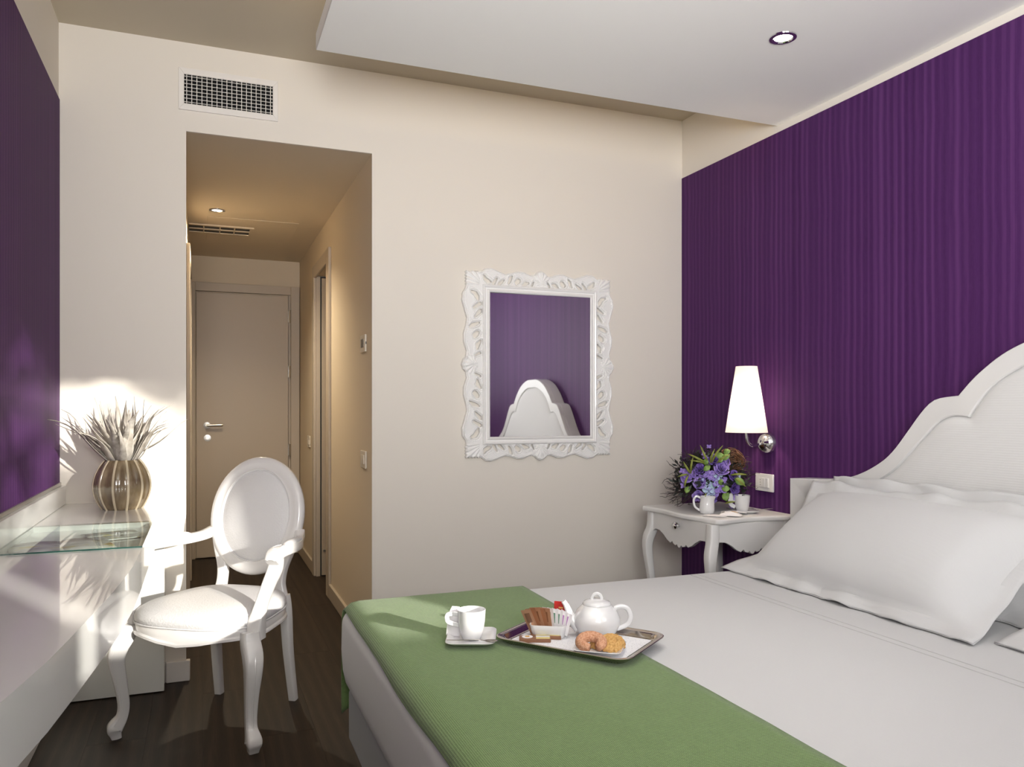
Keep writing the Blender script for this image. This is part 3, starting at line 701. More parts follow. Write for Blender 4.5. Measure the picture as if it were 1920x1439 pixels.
# raised frame border following the outline
n_ = len(ho); m_ = len(hi)
def resample(p, n):
    L = [0]
    for a, b in zip(p, p[1:]): L.append(L[-1] + math.dist(a, b))
    out = []
    for i in range(n):
        t_ = L[-1] * i / (n - 1); k = 0
        while k < len(L) - 2 and L[k + 1] < t_: k += 1
        u = (t_ - L[k]) / max(1e-9, L[k + 1] - L[k]); out.append(tuple(a + (b - a) * u for a, b in zip(p[k], p[k + 1])))
    return out
def part_rs(p, cut, na, nb):          # keep the shoulder notch aligned
    return resample(p[:cut + 1], na)[:-1] + resample(p[cut:], nb)
co = min(range(n_ // 2), key=lambda i: math.dist(ho[i], (1.885, 1.214))); ci_ = min(range(m_ // 2), key=lambda i: math.dist(hi[i], (1.848, 1.142)))
oh = part_rs(ho[:n_ // 2], co, 40, 20); ih = part_rs(hi[:m_ // 2], ci_, 40, 20)
oh += [(2 * YC - y, z) for y, z in oh[::-1]]; ih += [(2 * YC - y, z) for y, z in ih[::-1]]
oh = [(oh[0][0], .30)] + oh + [(oh[-1][0], .30)]; ih = [(ih[0][0], .30)] + ih + [(ih[-1][0], .30)]
mb = MB(); v = []; f = []
for (yo, zo), (yi, zi) in zip(oh, ih):
    v += [(2.375, yo, zo), (2.347, yo, zo), (2.344, yo + (yi - yo) * .04, zo + (zi - zo) * .04), (2.346, yo + (yi - yo) * .94, zo + (zi - zo) * .94), (2.350, yi, zi), (2.376, yi, zi)]
for i in range(len(oh) - 1):
    for j in range(5): f.append((i * 6 + j, (i + 1) * 6 + j, (i + 1) * 6 + j + 1, i * 6 + j + 1))
mb.add(v, f).build('frame_border', 'furn_white', hb, sharp=40)
v = []; f = []; loopn = len(ih)
cyc = (YC, .75)
for k, (sc_, xx) in enumerate(((1.0, 2.358), (.988, 2.348), (.96, 2.343), (.90, 2.341))):
    for y, z in ih: v.append((xx, YC + (y - YC) * sc_, .3 + (z - .3) * (1 - (1 - sc_) * 1.0)))
for k in range(3):
    for i in range(loopn - 1): f.append((k * loopn + i, k * loopn + i + 1, (k + 1) * loopn + i + 1, (k + 1) * loopn + i))
f.append(tuple(range(3 * loopn, 4 * loopn)))
MB().add(v, f).build('headboard_padding', 'pad', hb, sharp=60)

# quilted sheet over the mattress: rounded slab with a bulging side
def slab_loops(x0, x1, y0, y1, zb, zt, r):
    prof = [(.030, zb), (.012, zb + .012), (.004, zb + .05), (0, zb + .11), (.002, zt - r)]
    prof += [(.002 + r * (1 - math.cos(a)), zt - r + r * math.sin(a)) for a in [PI / 2 * i / 8 for i in range(1, 9)]]
    return [rrect(x1 - x0 - 2 * o, y1 - y0 - 2 * o, max(.01, .06 - o * .5), z, 7, (x0 + x1) / 2, (y0 + y1) / 2) for o, z in prof]
sh = tag(MB().loft(slab_loops(BX0, BX1 - .012, BY0, BY1, .317, BT, .055)).build('bed_cover', 'sheet', sharp=60), 'smooth white ribbed cotton cover stretched over the bed', 'bed cover')
for x in (1.665, 1.695):
    MB().sweep([(x, BY0 + .06, BT + .0006), (x + .005, 1.4, BT + .0006), (x, BY1 - .06, BT + .0004)], .0011, C6).build('seam', 'thread', sh)
# throw across the foot of the bed
TX0, TX1 = .406, 1.004
def zt(x):
    dx = BX0 + .057 - x
    return BT - (.055 - math.sqrt(max(0, .055 ** 2 - dx * dx))) if dx > 0 else BT
def throw(u, v):
    x = TX0 + (TX1 - TX0) * u + .010 * (v - .5) + .006 * noise.noise(Vector((0, v * 6, 3.1)))
    e = .010; r = .058; drop = .285; top = (BY1 - BY0) - 2 * r; tot = 2 * drop + 2 * (PI / 2 * r) + top
    s_ = v * tot; zt_ = zt(x) + .0085
    if s_ < drop: y, z = BY0 - e + 0, zt_ - r - (drop - s_); 
    elif s_ < drop + PI / 2 * r: a = (s_ - drop) / r; y, z = BY0 - e + r * (1 - math.cos(a)), zt_ - r + r * math.sin(a)
    elif s_ < drop + PI / 2 * r + top: y, z = BY0 - e + r + (s_ - drop - PI / 2 * r) * (1 + 2 * e / top), zt_
    elif s_ < drop + PI * r + top: a = (s_ - drop - PI / 2 * r - top) / r; y, z = BY1 + e - r + r * math.sin(a), zt_ - r + r * math.cos(a)
    else: y, z = BY1 + e, zt_ - r - (s_ - drop - PI * r - top)
    hang = max(0, (zt_ - r - z)) / drop
    y += (.006 * hang * math.sin(x * 40) + .012 * hang) * (1 if y > 1.4 else -1)
    z += .0012 * noise.noise(Vector((x * 7, y * 7, 0)))
    return (x, y, z)
tag(MB().grid(throw, 26, 150).build('bed_throw', 'throw', solid=.006, sharp=180), 'green woven throw laid across the foot of the bed', 'throw')

# pillows with flat flanges
def pillow(name, label, bottom, top, y0, y1, thick, seedv, under=False, sag=.0):
    b, tp = Vector(bottom), Vector(top); up = (tp - b); H = up.length; up.normalize(); wv = Vector((0, 1, 0)); nrm = up.cross(wv) ; nrm = -nrm if nrm.z < 0 else nrm
    Wd = y1 - y0; cy = (y0 + y1) / 2; fl = .055
    o = thing(name, label, 'pillow', (b.x, cy, b.z), 0, 'bed pillows')
    def surf(side):
        def fn(u, v):
            a = (u - .5) * Wd; h = v * H
            ia = abs(a) / (Wd / 2 - fl); ih_ = abs(h - H / 2) / (H / 2 - fl)
            T = 0
            if ia < 1 and ih_ < 1: T = thick * ((1 - ia ** 2.4) * (1 - ih_ ** 2.4)) ** .62
            edge = max(0, max(ia, ih_) - .92)
            wob = .010 * edge * 8 * noise.noise(Vector((a * 9 + seedv, h * 9, side * .1)))
            wr_ = .005 * noise.noise(Vector((a * 5 + seedv, h * 7, 1.7))) * (T > .01)
            # concave pull of the sides
            hn = abs(h - H / 2) / (H / 2); pull = 1 - .085 * (1 - hn * hn) * min(1, ia) ** 3
            p = Vector((0, a * pull, 0)) + up * h + nrm * (side * T * (1.0 if side > 0 else .55) + wob + wr_)
            p -= nrm * (.045 * (1 - hn * hn) * max(0, min(1, (ia - .75) / .35)))
            if h < .09: p.z = max(p.z, .004) if side > 0 else max(p.z, .0005)
            return p
        return fn
    mb = MB(); mb.grid(surf(1), 64, 44); mb.grid(surf(-1), 64, 44)
    mb.build('pillowcase', 'pillow', o, sharp=180, merge=False, solid=.002)
    # piped welt between cushion and flange
    return o
Z0 = BT + .004
pillow('pillow', 'large front pillow leaning towards the headboard on the far side of the bed', (1.835, 0, Z0), (2.275, 0, .880), 1.43, 2.475, .105, 1.0)
pillow('pillow', 'back pillow standing against the headboard behind the large front pillow', (2.10, 0, Z0), (2.325, 0, .905), 1.46, 2.42, .030, 5.0)
pillow('pillow', 'near pillow at the right edge of the picture, beside the large front pillow', (1.90, 0, Z0), (2.275, 0, .88), .41, 1.425, .085, 9.0)

# ------------------------------------------------------------------ bedside table
ns = thing('bedside_table', 'white bedside table with scalloped aprons and curved legs', 'bedside table', (2.215, 3.035, 0))
K = [(-.232, .268), (-.222, .20), (-.212, .12), (-.222, .02), (-.222, -.06), (-.205, -.16), (-.190, -.23), (-.186, -.262), (-.16, -.276), (-.09, -.262), (0, -.248), (.09, -.258), (.17, -.272), (.222, -.276), (.232, -.262)]
top = [(p[0], p[1]) for p in spl(K, 4)] + [(.232, .278), (-.21, .278)]
MB().prism(top, .676, .70, XYZ).build('table_top', 'furn_white', ns, bevel=.008, seg=3, sharp=50)
def apron(L, n=40, ez=.585):
    """scalloped lower edge: high ends, two cusps, a low middle"""
    K = [(0, .585), (.05, .598), (.13, .596), (.21, .580), (.28, .560), (.34, .550), (.375, .560), (.40, .549), (.44, .545), (.46, .552), (.48, .541), (.5, .538), (.52, .541), (.54, .552), (.56, .545), (.60, .549), (.625, .560), (.66, .550), (.72, .560), (.79, .580), (.87, .596), (.95, .598), (1, .585)]
    return [(-L / 2 + L * a, z) for a, z in K]
ap = apron(.44); dr = MB().prism(ap + [(.22, .676), (-.22, .676)], -.200, -.182, YZ).build('drawer_front', 'furn_white', ns, bevel=.0008)
kn = MB().lathe([(0, -.002), (.008, 0), (.008, .008), (.0155, .014), (.0155, .022), (.008, .028), (0, .029)], 18, Matrix.Translation((-.200, -.0, .640)) @ Matrix.Rotation(-PI / 2, 4, 'Y')).build('knob', 'chrome', dr)
ap = apron(.38); MB().prism(ap + [(.19, .676), (-.19, .676)], -.250, -.232, lambda a, b, h: (a + .01, h, b)).build('side_apron', 'furn_white', ns, bevel=.002)
MB().prism(ap + [(.19, .676), (-.19, .676)], .232, .250, lambda a, b, h: (a + .01, h, b)).build('side_apron', 'furn_white', ns, bevel=.002)
MB().box(.195, .21, -.235, .235, .57, .676).build('back_rail', 'furn_white', ns)
for sx, sy in ((-1, -1), (-1, 1), (1, -1), (1, 1)):
    X0, Y0 = (-.188 if sx < 0 else .20), sy * .238
    k = 1 if sx < 0 else .15
    K = [(X0, Y0, .676, .021), (X0 - .004 * k, Y0 + sy * .002, .60, .022), (X0 - .020 * k, Y0 + sy * .012, .545, .022), (X0 - .022 * k, Y0 + sy * .014, .48, .019), (X0 - .006 * k, Y0 + sy * .004, .33, .015), (X0 + .004 * k, Y0 - sy * .004, .15, .0125), (X0 - .010 * k, Y0 + sy * .008, .03, .015), (X0 - .010 * k, Y0 + sy * .008, .002, .014)]
    P = spl(K, 4); MB().sweep([p[:3] for p in P], [p[3] for p in P], SQ, up=(1, 0, 0)).build('leg', 'furn_white', ns, sharp=60)

# ------------------------------------------------------------------ wall lamp
lp = thing('wall_lamp', 'lit wall lamp with a tall white conical shade and chrome mount', 'lamp', (XR - .004, 2.95, 1.012))
MB().lathe([(0, .048), (.018, .046), (.034, .038), (.046, .024), (.052, .008), (.053, 0)], 32, Matrix.Rotation(-PI / 2, 4, 'Y')).build('mount', 'chrome', lp)
P = spl([(-.042, 0, -.004), (-.09, -.004, -.012), (-.122, -.008, .004), (-.132, -.010, .045), (-.132, -.010, .075)], 6)
MB().sweep(P, .0068, C12, up=(0, 1, 0)).build('arm', 'chrome', lp)
SHL = (-.132, -.010, 0)
MB().lathe([(.017, .070), (.017, .13), (0, .13)], 20, Matrix.Translation(SHL)).build('lamp_holder', 'plastic', lp)
MB().lathe([(.094, .050), (.0475, .352)], 48, Matrix.Translation(SHL)).build('lamp_shade', 'shade', lp)
MB().lathe([(0, .130), (.010, .132), (.016, .15), (.017, .17), (.010, .19), (0, .196)], 18, Matrix.Translation(SHL)).build('bulb', 'bulb', lp)
light('lamp_glow', 'POINT', (SHL[0], SHL[1], .165), 19, (1, .80, .58), parent=lp, shadow_soft_size=.02)

# ------------------------------------------------------------------ switches
def switch(name, label, loc, rz, w, h, kind, m='plastic'):
    s = thing(name, label, 'switch' if kind != 'thermostat' else 'thermostat', loc, rz)
    MB().box(-w / 2, w / 2, -.009, 0, -h / 2, h / 2).build('cover_plate', m, s, bevel=.003)
    if kind == 'bed':
        MB().box(-.036, .036, -.0105, -.008, -.023, .023).build('insert', m, s, bevel=.001)
        MB().box(-.010, .010, -.0135, -.010, -.021, .021).build('rocker', m, s, bevel=.001)
        MB().box(.0115, .032, -.0135, -.010, -.021, .021).build('rocker', m, s, bevel=.001)
        for k in (-1, 0, 1): MB().lathe([(0, 0), (.002, 0), (.002, .0004), (0, .0004)], 8, Matrix.Translation((-.024, -.0105, k * .012)) @ Matrix.Rotation(PI / 2, 4, 'X')).build('socket_hole', 'slot', s)
    elif kind == 'thermostat':
        MB().box(-w * .24, w * .24, -.011, -.008, -h * .22, h * .26).build('display', 'grey_lcd', s)
        MB().box(w * .5, w * .5 + .004, -.006, -.002, -.006, .006).build('button', 'slot', s)
    else:
        MB().box(-w * .30, -w * .02, -.0125, -.008, -h * .26, h * .26).build('rocker', m, s, bevel=.001)
        MB().box(w * .02, w * .30, -.0125, -.008, -h * .26, h * .26).build('rocker', m, s, bevel=.001)
    return s
switch('socket_switch', 'white switch plate with socket on the purple wall below the lamp', (XR - .004, 2.97, .826), -PI / 2, .124, .082, 'bed')
switch('thermostat', 'small thermostat with grey display on the right hallway wall', (HX1, 3.852, 1.49), -PI / 2, .125, .085, 'thermostat', 'plastic_warm')
switch('light_switch', 'double light switch on the right hallway wall below the thermostat', (HX1, 3.845, .922), -PI / 2, .125, .085, 'sw', 'plastic_warm')
switch('light_switch', 'small light switch in the far hallway beyond the sliding door', (HX1, 5.96, .928), -PI / 2, .125, .085, 'sw', 'plastic_warm')

# ------------------------------------------------------------------ things on the bedside table
NZ = .7005
def rose(par, loc, r, m, rnd, tilt):
    """cupped bloom of overlapping spiral petals"""
    mb = MB(); q = Vector(tilt).to_track_quat('Z', 'Y').to_matrix().to_4x4(); base = Matrix.Translation(loc) @ q
    for k in range(13):
        u = k / 12; rad = r * (.12 + .78 * u); a0 = k * 2.4 + rnd.uniform(-.2, .2); op = .25 + .85 * u; wd = .75 + .3 * (1 - u)
        def pet(s, t_):
            a = a0 + (s - .5) * 2 * wd; hh_ = r * (.95 - .35 * u) * t_
            rr = rad * (.35 + .65 * t_ ** .8) + r * .22 * op * t_ ** 3
            edge = 1 - .25 * (abs(s - .5) * 2) ** 2.5
            return (rr * math.cos(a), rr * math.sin(a), hh_ * edge + .06 * r * math.sin(s * 9 + k))
        mb.grid(pet, 8, 5, base)
    return mb.build('rose', m, par, sharp=180, solid=.0008)
def blossom(par, loc, r, m, rnd, tilt):
    mb = MB(); q = Vector(tilt).to_track_quat('Z', 'Y').to_matrix().to_4x4(); base = Matrix.Translation(loc) @ q @ Matrix.Rotation(rnd.uniform(0, 6), 4, 'Z')
    for k in range(4):
        def pet(s, t_):
            a = k * PI / 2 + (s - .5) * 1.7 * math.sin(PI * min(1, t_ * .75 + .22)); return (r * t_ * math.cos(a), r * t_ * math.sin(a), r * (.30 * t_ * t_ + .05 * math.sin(s * 7 + k)))
        mb.grid(pet, 7, 6, base)
    return mb.build('blossom', m, par, sharp=180, solid=.0008)
def leaf(par, loc, tip, wd, m, name='leaf', droop=.1):
    a, b = Vector(loc), Vector(tip); d_ = b - a; sd = d_.cross(Vector((-.7, -.7, .3))).normalized(); nn = sd.cross(d_).normalized(); v = []; f = []; n = 9
    for i in range(n + 1):
        u = i / n; ww = wd * math.sin(PI * min(1, u * .96 + .02)) ** .75; c = a + d_ * u + nn * (droop * d_.length * math.sin(PI * u)); v += [c - sd * ww + nn * ww * .2, c, c + sd * ww + nn * ww * .2]
    for i in range(n): f += [(i * 3, i * 3 + 1, i * 3 + 4, i * 3 + 3), (i * 3 + 1, i * 3 + 2, i * 3 + 5, i * 3 + 4)]
    return MB().add(v, f).build(name, m, par, sharp=180, solid=.0008)
FB = (2.225, 3.085)
bq = thing('flower_bouquet', 'round bouquet of purple artificial flowers and twigs on the bedside table', 'flowers', (FB[0], FB[1], NZ))
rn = random.Random(11)
# view-facing frame of the bouquet: A to the right, B towards the room, seen from the middle of the room
Av = Vector((.82, -.57, 0)); Bv = Vector((-.57, -.82, 0))
def bp(a, z, b=None):           # a: sideways, z: height, b: depth on a dome when omitted
    if b is None: b = .125 * math.sqrt(max(0, 1 - (a / .21) ** 2 - ((z - .15) / .18) ** 2)) + .01
    return Av * a + Bv * b + Vector((0, 0, z))
def out(p): return (Vector(p) - Vector((0, 0, .10))).normalized() + Bv * .5
sc_ = .00247                     # metres per photograph unit at this distance
for (a, z, r, m) in ((.045, .195, .036, 'petal'), (-.045, .135, .032, 'petal'), (-.05, .190, .026, 'petal_dark'), (.015, .232, .028, 'petal_dark'), (.060, .222, .024, 'petal_dark'), (-.055, .075, .026, 'petal'), (-.1, .155, .030, 'petal'), (.095, .165, .024, 'petal_dark'), (.0, .07, .03, 'petal_dark'), (.1, .11, .025, 'petal_dark')):
    p = bp(a, z); rose(bq, p, r, m, rn, out(p))
for (a, z, r, m) in ((-.012, .172, .030, 'petal'), (.020, .150, .034, 'petal'), (-.022, .15, .022, 'petal_pale'), (.012, .148, .026, 'petal_pale'), (.042, .142, .030, 'petal'), (.0, .118, .032, 'petal_pale'), (.038, .115, .034, 'petal'), (-.012, .095, .030, 'petal_pale'), (.030, .165, .020, 'petal_pale'), (.02, .1, .03, 'petal'), (-.085, .168, .026, 'petal'), (-.112, .15, .022, 'petal'), (-.125, .118, .016, 'petal'), (-.13, .185, .014, 'petal'), (-.115, .182, .014, 'petal'), (-.01, .295, .013, 'petal'), (-.035, .262, .011, 'petal'), (-.028, .248, .012, 'petal'), (.11, .155, .013, 'petal'), (.105, .07, .016, 'petal'), (-.02, .24, .012, 'petal'), (-.005, .225, .012, 'petal'), (.12, .16, .012, 'petal_pale'), (.09, .03, .016, 'petal'), (-.03, .045, .016, 'petal')):
    p = bp(a, z); p = p + Bv * .012; blossom(bq, p, r, m, rn, out(p))
for (a, z, da, dz, wd) in ((.015, .262, .045, -.012, .014), (.055, .268, .028, .012, .014), (.045, .24, .035, .02, .014), (-.03, .215, .01, .028, .014), (-.005, .21, -.03, -.02, .013), (.045, .11, .035, .0, .015), (.05, .06, .028, .03, .016), (.10, .155, .045, -.025, .016), (-.1, .115, -.012, -.03, .013), (.042, .125, .0, .03, .012), (.03, .23, .02, .012, .012), (.055, .09, .012, -.035, .014)):
    p = bp(a, z) + Bv * .02; leaf(bq, p, p + Av * da + Vector((0, 0, dz)) + Bv * .008, wd, 'leaf')
for (a, z, da, dz) in ((-.02, .22, -.085, .045), (-.02, .22, -.075, .015), (0, .22, .05, .085), (-.01, .22, -.04, .085), (-.005, .22, .02, .07), (-.09, .17, .01, .085), (-.09, .17, -.035, .06), (-.1, .17, -.05, -.012), (-.1, .17, -.02, -.06), (.08, .17, .075, .005), (.1, .16, .05, -.04), (-.02, .09, -.02, -.05), (-.03, .07, -.012, -.07), (.02, .22, .06, .045), (.06, .04, .045, .01)):
    p = bp(a, z) + Bv * .015; leaf(bq, p, p + Av * da + Vector((0, 0, dz)) + Bv * .012, .0048, 'blade', 'grass_blade', .22)
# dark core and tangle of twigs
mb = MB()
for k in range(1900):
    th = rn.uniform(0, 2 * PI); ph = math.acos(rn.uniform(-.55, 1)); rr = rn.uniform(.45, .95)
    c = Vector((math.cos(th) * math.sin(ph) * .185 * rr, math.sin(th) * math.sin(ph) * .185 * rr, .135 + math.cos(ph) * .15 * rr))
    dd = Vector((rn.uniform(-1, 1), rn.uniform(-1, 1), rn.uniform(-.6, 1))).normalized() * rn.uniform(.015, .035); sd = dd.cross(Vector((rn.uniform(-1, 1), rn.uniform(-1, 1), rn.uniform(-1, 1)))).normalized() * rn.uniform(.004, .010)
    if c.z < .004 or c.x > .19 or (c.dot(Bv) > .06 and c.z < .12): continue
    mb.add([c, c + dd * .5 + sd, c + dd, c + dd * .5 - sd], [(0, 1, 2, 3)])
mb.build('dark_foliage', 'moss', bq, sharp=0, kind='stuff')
mb = MB()
for k in range(380):
    th = rn.uniform(0, 2 * PI); el_ = rn.uniform(-.45, 1.15); dr_ = Vector((math.cos(th) * math.cos(el_), math.sin(th) * math.cos(el_), math.sin(el_)))
    if (dr_.dot(Bv) > .35 and el_ < .5) or (dr_.dot(Av) > .7 and el_ < .25): continue
    lim = .205
    p = Vector((0, 0, .10)) + dr_ * .06; pts = [p.copy()]; L = rn.uniform(.09, .165)
    for i in range(7):
        dr_ = (dr_ + Vector((rn.uniform(-1, 1), rn.uniform(-1, 1), rn.uniform(-1, 1))) * .28).normalized(); p = p + dr_ * L / 7
        p.z = max(p.z, .008); p.x = min(p.x, .20); p.y = min(p.y, .20); pts.append(p.copy())
        if i > 2 and rn.random() < .5:
            q = p + (dr_ + Vector((rn.uniform(-1, 1), rn.uniform(-1, 1), rn.uniform(-1, 1))) * .9).normalized() * .028; q.z = max(q.z, .006); q.x = min(q.x, .2)
            mb.sweep([p, (p + q) / 2 + Vector((0, 0, .002)), q], [.0013, .0012, .0008], C6[::2])
    mb.sweep(pts, [.0022 - .00015 * i for i in range(8)], C6[::2])
mb.build('twigs', 'twig', bq, sharp=0, kind='stuff')
mb = MB(); vc = bp(.085, .225, .03)
for k in range(70):
    n1 = Vector((rn.uniform(-1, 1), rn.uniform(-1, 1), rn.uniform(-1, 1))).normalized(); n2 = n1.cross(Vector((rn.uniform(-1, 1), rn.uniform(-1, 1), 1))).normalized(); rr = rn.uniform(.03, .068); a0 = rn.uniform(0, 6)
    mb.sweep([vc + (n1 * math.cos(a0 + i * .45) + n2 * math.sin(a0 + i * .45)) * rr * (1 + .08 * math.sin(i * 1.7 + k)) for i in range(11)], .0015, C6[::2])
mb.build('vine_ball', 'vine', bq, sharp=0, kind='stuff')

cr = thing('milk_jug', 'small white porcelain milk jug in front of the bouquet', 'jug', (2.103, 2.945, NZ), math.radians(-30))
def spout(r, z, a): return r + (.010 * max(0, math.cos(a)) ** 8 * max(0, (z - .05) / .03) if z > .05 else 0)
MB().lathe([(0, .001), (.024, 0), (.031, .004), (.034, .02), (.032, .045), (.029, .062), (.031, .078), (.0285, .078), (.027, .06), (.029, .03), (0, .008)], 32, fn=spout).build('jug_body', 'porcelain', cr, sharp=60)
MB().sweep(spl([(-.028, 0, .070), (-.046, 0, .076), (-.058, 0, .060), (-.052, 0, .030), (-.031, 0, .014)], 6), (.005, .0035), C8, up=(0, 1, 0)).build('handle', 'porcelain', cr)
def wing_cup(root, sgn=-1, sc=1.0, loop=False):
    prof = [(0, .001), (.022, 0), (.025, .002), (.030, .018), (.034, .045), (.0355, .072), (.0335, .0725), (.031, .045), (.027, .018), (0, .010)]
    MB().lathe([(r * sc, z * sc) for r, z in prof], 36).build('cup_body', 'porcelain', root, sharp=60)
    if loop:
        P = spl([(sgn * .030, 0, .060), (sgn * .050, 0, .061), (sgn * .060, 0, .058), (sgn * .061, 0, .048), (sgn * .056, 0, .040), (sgn * .029, 0, .032)], 6)
        MB().sweep([(x * sc, y, z * sc) for x, y, z in P], [(.0055 * sc, .0025)] * len(P), SQ, up=(0, 1, 0)).build('handle', 'porcelain', root, sharp=60); return
    P = spl([(sgn * .032, 0, .052), (sgn * .045, 0, .056), (sgn * .052, 0, .072), (sgn * .056, 0, .078)], 6)
    h_ = MB().sweep([(x * sc, y, z * sc) for x, y, z in P], [(.0105 * sc, .0028)] * len(P), SQ, up=(0, 1, 0)).build('handle', 'porcelain', root, sharp=60)
    P = spl([(sgn * .045, 0, .056), (sgn * .054, 0, .048), (sgn * .050, 0, .030), (sgn * .031, 0, .018)], 6)
    MB().sweep([(x * sc, y, z * sc) for x, y, z in P], [(.0085 * sc, .0026)] * len(P), SQ, up=(0, 1, 0)).build('handle_loop', 'porcelain', h_, sharp=60)
def square_saucer(name, label, loc, rz, s, group='white square saucers and plates', cat='saucer', dep=1.0):
    o = MB().loft([rrect(s * .62, s * .62, s * .10, 0), rrect(s * .70, s * .70, s * .12, .001), rrect(s * .97, s * .97, s * .14, .011), rrect(s, s, s * .14, .0135), rrect(s * .975, s * .975, s * .13, .0145), rrect(s * .72, s * .72, s * .11, .0055), rrect(s * .5, s * .5, s * .10, .005)]).build(name, 'porcelain', sharp=60)
    o.location = loc; o.rotation_euler = (0, 0, rz); o.scale = (1, dep, 1); return tag(o, label, cat, group)
square_saucer('saucer', 'white saucer under the cup on the bedside table', (2.275, 2.915, NZ), math.radians(-20), .125)
c = thing('cup', 'white porcelain cup with a winged handle on the bedside table', 'cup', (2.275, 2.92, NZ + .0062), math.radians(-25)); wing_cup(c, -1, 1.0)
MB().sweep([(0, 0, 0), (.03, 0, .001), (.06, 0, .002), (.075, 0, .002)], [(.0022, .001), (.0022, .001), (.007, .0012), (.004, .001)], C8).build('teaspoon', 'satin_metal')
sp = bpy.data.objects['teaspoon']; sp.location = (2.315, 2.87, NZ + .0165); sp.rotation_euler = (0, -.02, math.radians(-15)); tag(sp, 'small teaspoon on the saucer of the bedside table', 'spoon')
def sheet_paper(name, label, loc, rz, w_, h_, m, cat, bend=.004, group=None):
    o = MB().grid(lambda u, v: ((u - .5) * w_, (v - .5) * h_, .002 + bend * math.sin(PI * u) * (1 + .4 * math.sin(v * 3))), 10, 8).build(name, m, sharp=180, solid=.0015); o.location = loc; o.rotation_euler = (0, 0, rz); return tag(o, label, cat, group)
sheet_paper('napkin', 'folded white paper napkin at the front edge of the bedside table', (2.085, 2.862, NZ), math.radians(-52), .10, .06, 'paper', 'napkin', .001)
pk = thing('snack_packet', 'white printed snack packet lying on the bedside table', 'packet', (2.150, 2.838, NZ + .004), math.radians(-48))
MB().grid(lambda u, v: ((u - .5) * .095, (v - .5) * .06, .018 * math.sin(PI * u) ** .6 * math.sin(PI * v) ** .6), 16, 12).grid(lambda u, v: ((u - .5) * .095, (v - .5) * .06, -.001), 3, 3).build('wrapper', 'paper', pk, sharp=180)
for a, b, w_, h_, m in ((-.012, .004, .022, .010, 'paper_green'), (.018, -.004, .030, .009, 'gold'), (.012, .010, .012, .005, 'red'), (-.03, -.008, .012, .012, 'grey_lcd')):
    MB().grid(lambda u, v: (a + (u - .5) * w_, b + (v - .5) * h_, .0006 + .018 * math.sin(PI * ((a + (u - .5) * w_) / .095 + .5)) ** .6 * math.sin(PI * ((b + (v - .5) * h_) / .06 + .5)) ** .6), 6, 5).build('print', m, pk)
sheet_paper('leaflet', 'white leaflet leaning under the cup on the bedside table', (2.205, 2.888, NZ + .006), math.radians(-38), .11, .045, 'paper', 'leaflet', .004)

# ------------------------------------------------------------------ breakfast tray on the bed
TZ = BT + .0135
tr_ = thing('breakfast_tray', 'rectangular polished steel tray on the bed', 'tray', (.900, 1.802, TZ), math.radians(-53.4))
TW, TH = .372, .262
prof = [(-.022, -.001), (-.020, .000), (-.004, .012), (0, .0145), (.001, .0165), (-.001, .0175), (-.004, .0165), (-.008, .0150), (-.013, .0148), (-.020, .004), (-.024, .0022), (-.06, .0020)]
MB().loft([rrect(TW + 2 * o, TH + 2 * o, .038 + o * .6, z, 7) for o, z in prof]).build('tray_body', 'steel', tr_, sharp=50)
def on_tray(a, b, z=0): 
    p = Matrix.Rotation(math.radians(-53.4), 4, 'Z') @ Vector((a, b, 0)); return (.900 + p.x, 1.802 + p.y, TZ + .0028 + z)
o = MB().loft([rrect(.31, .20, .004, 0), rrect(.31, .20, .004, .0006)]).build('tray_liner', 'doily'); o.location = on_tray(0, 0, -.0004); o.rotation_euler = (0, 0, math.radians(-53.4)); tag(o, 'white speckled paper liner on the steel tray', 'paper liner')
# teapot
tp = thing('teapot', 'round white porcelain teapot with lid on the steel tray', 'teapot', (.958, 1.822, TZ + .0034), math.radians(-24))
MB().lathe([(0, .001), (.036, 0), (.040, .002), (.053, .016), (.0605, .034), (.060, .050), (.052, .068), (.040, .080), (.036, .083), (.034, .083), (0, .083)], 48).build('teapot_body', 'porcelain', tp, sharp=50)
ld = MB().lathe([(.0365, .0825), (.0375, .085), (.034, .090), (.020, .096), (0, .0975)], 40).build('lid', 'porcelain', tp, sharp=60)
MB().sweep([(.013 * math.cos(PI * i / 12), 0, .095 + .016 * math.sin(PI * i / 12)) for i in range(13)], (.0042, .0026), C8, up=(0, 1, 0)).build('knob', 'porcelain', ld)
P = spl([(-.046, 0, .024, .018), (-.062, 0, .040, .014), (-.072, 0, .062, .010), (-.080, 0, .080, .0075), (-.087, 0, .090, .0065)], 6)
MB().sweep([p[:3] for p in P], [p[3] for p in P], C16, up=(0, 1, 0)).build('spout', 'porcelain', tp, sharp=60)
P = spl([(.046, 0, .072), (.062, 0, .078), (.080, 0, .072), (.088, 0, .052), (.080, 0, .032), (.060, 0, .022), (.052, 0, .020)], 6)
MB().sweep(P, (.0065, .0042), C12, up=(0, 1, 0)).build('handle', 'porcelain', tp, sharp=60)
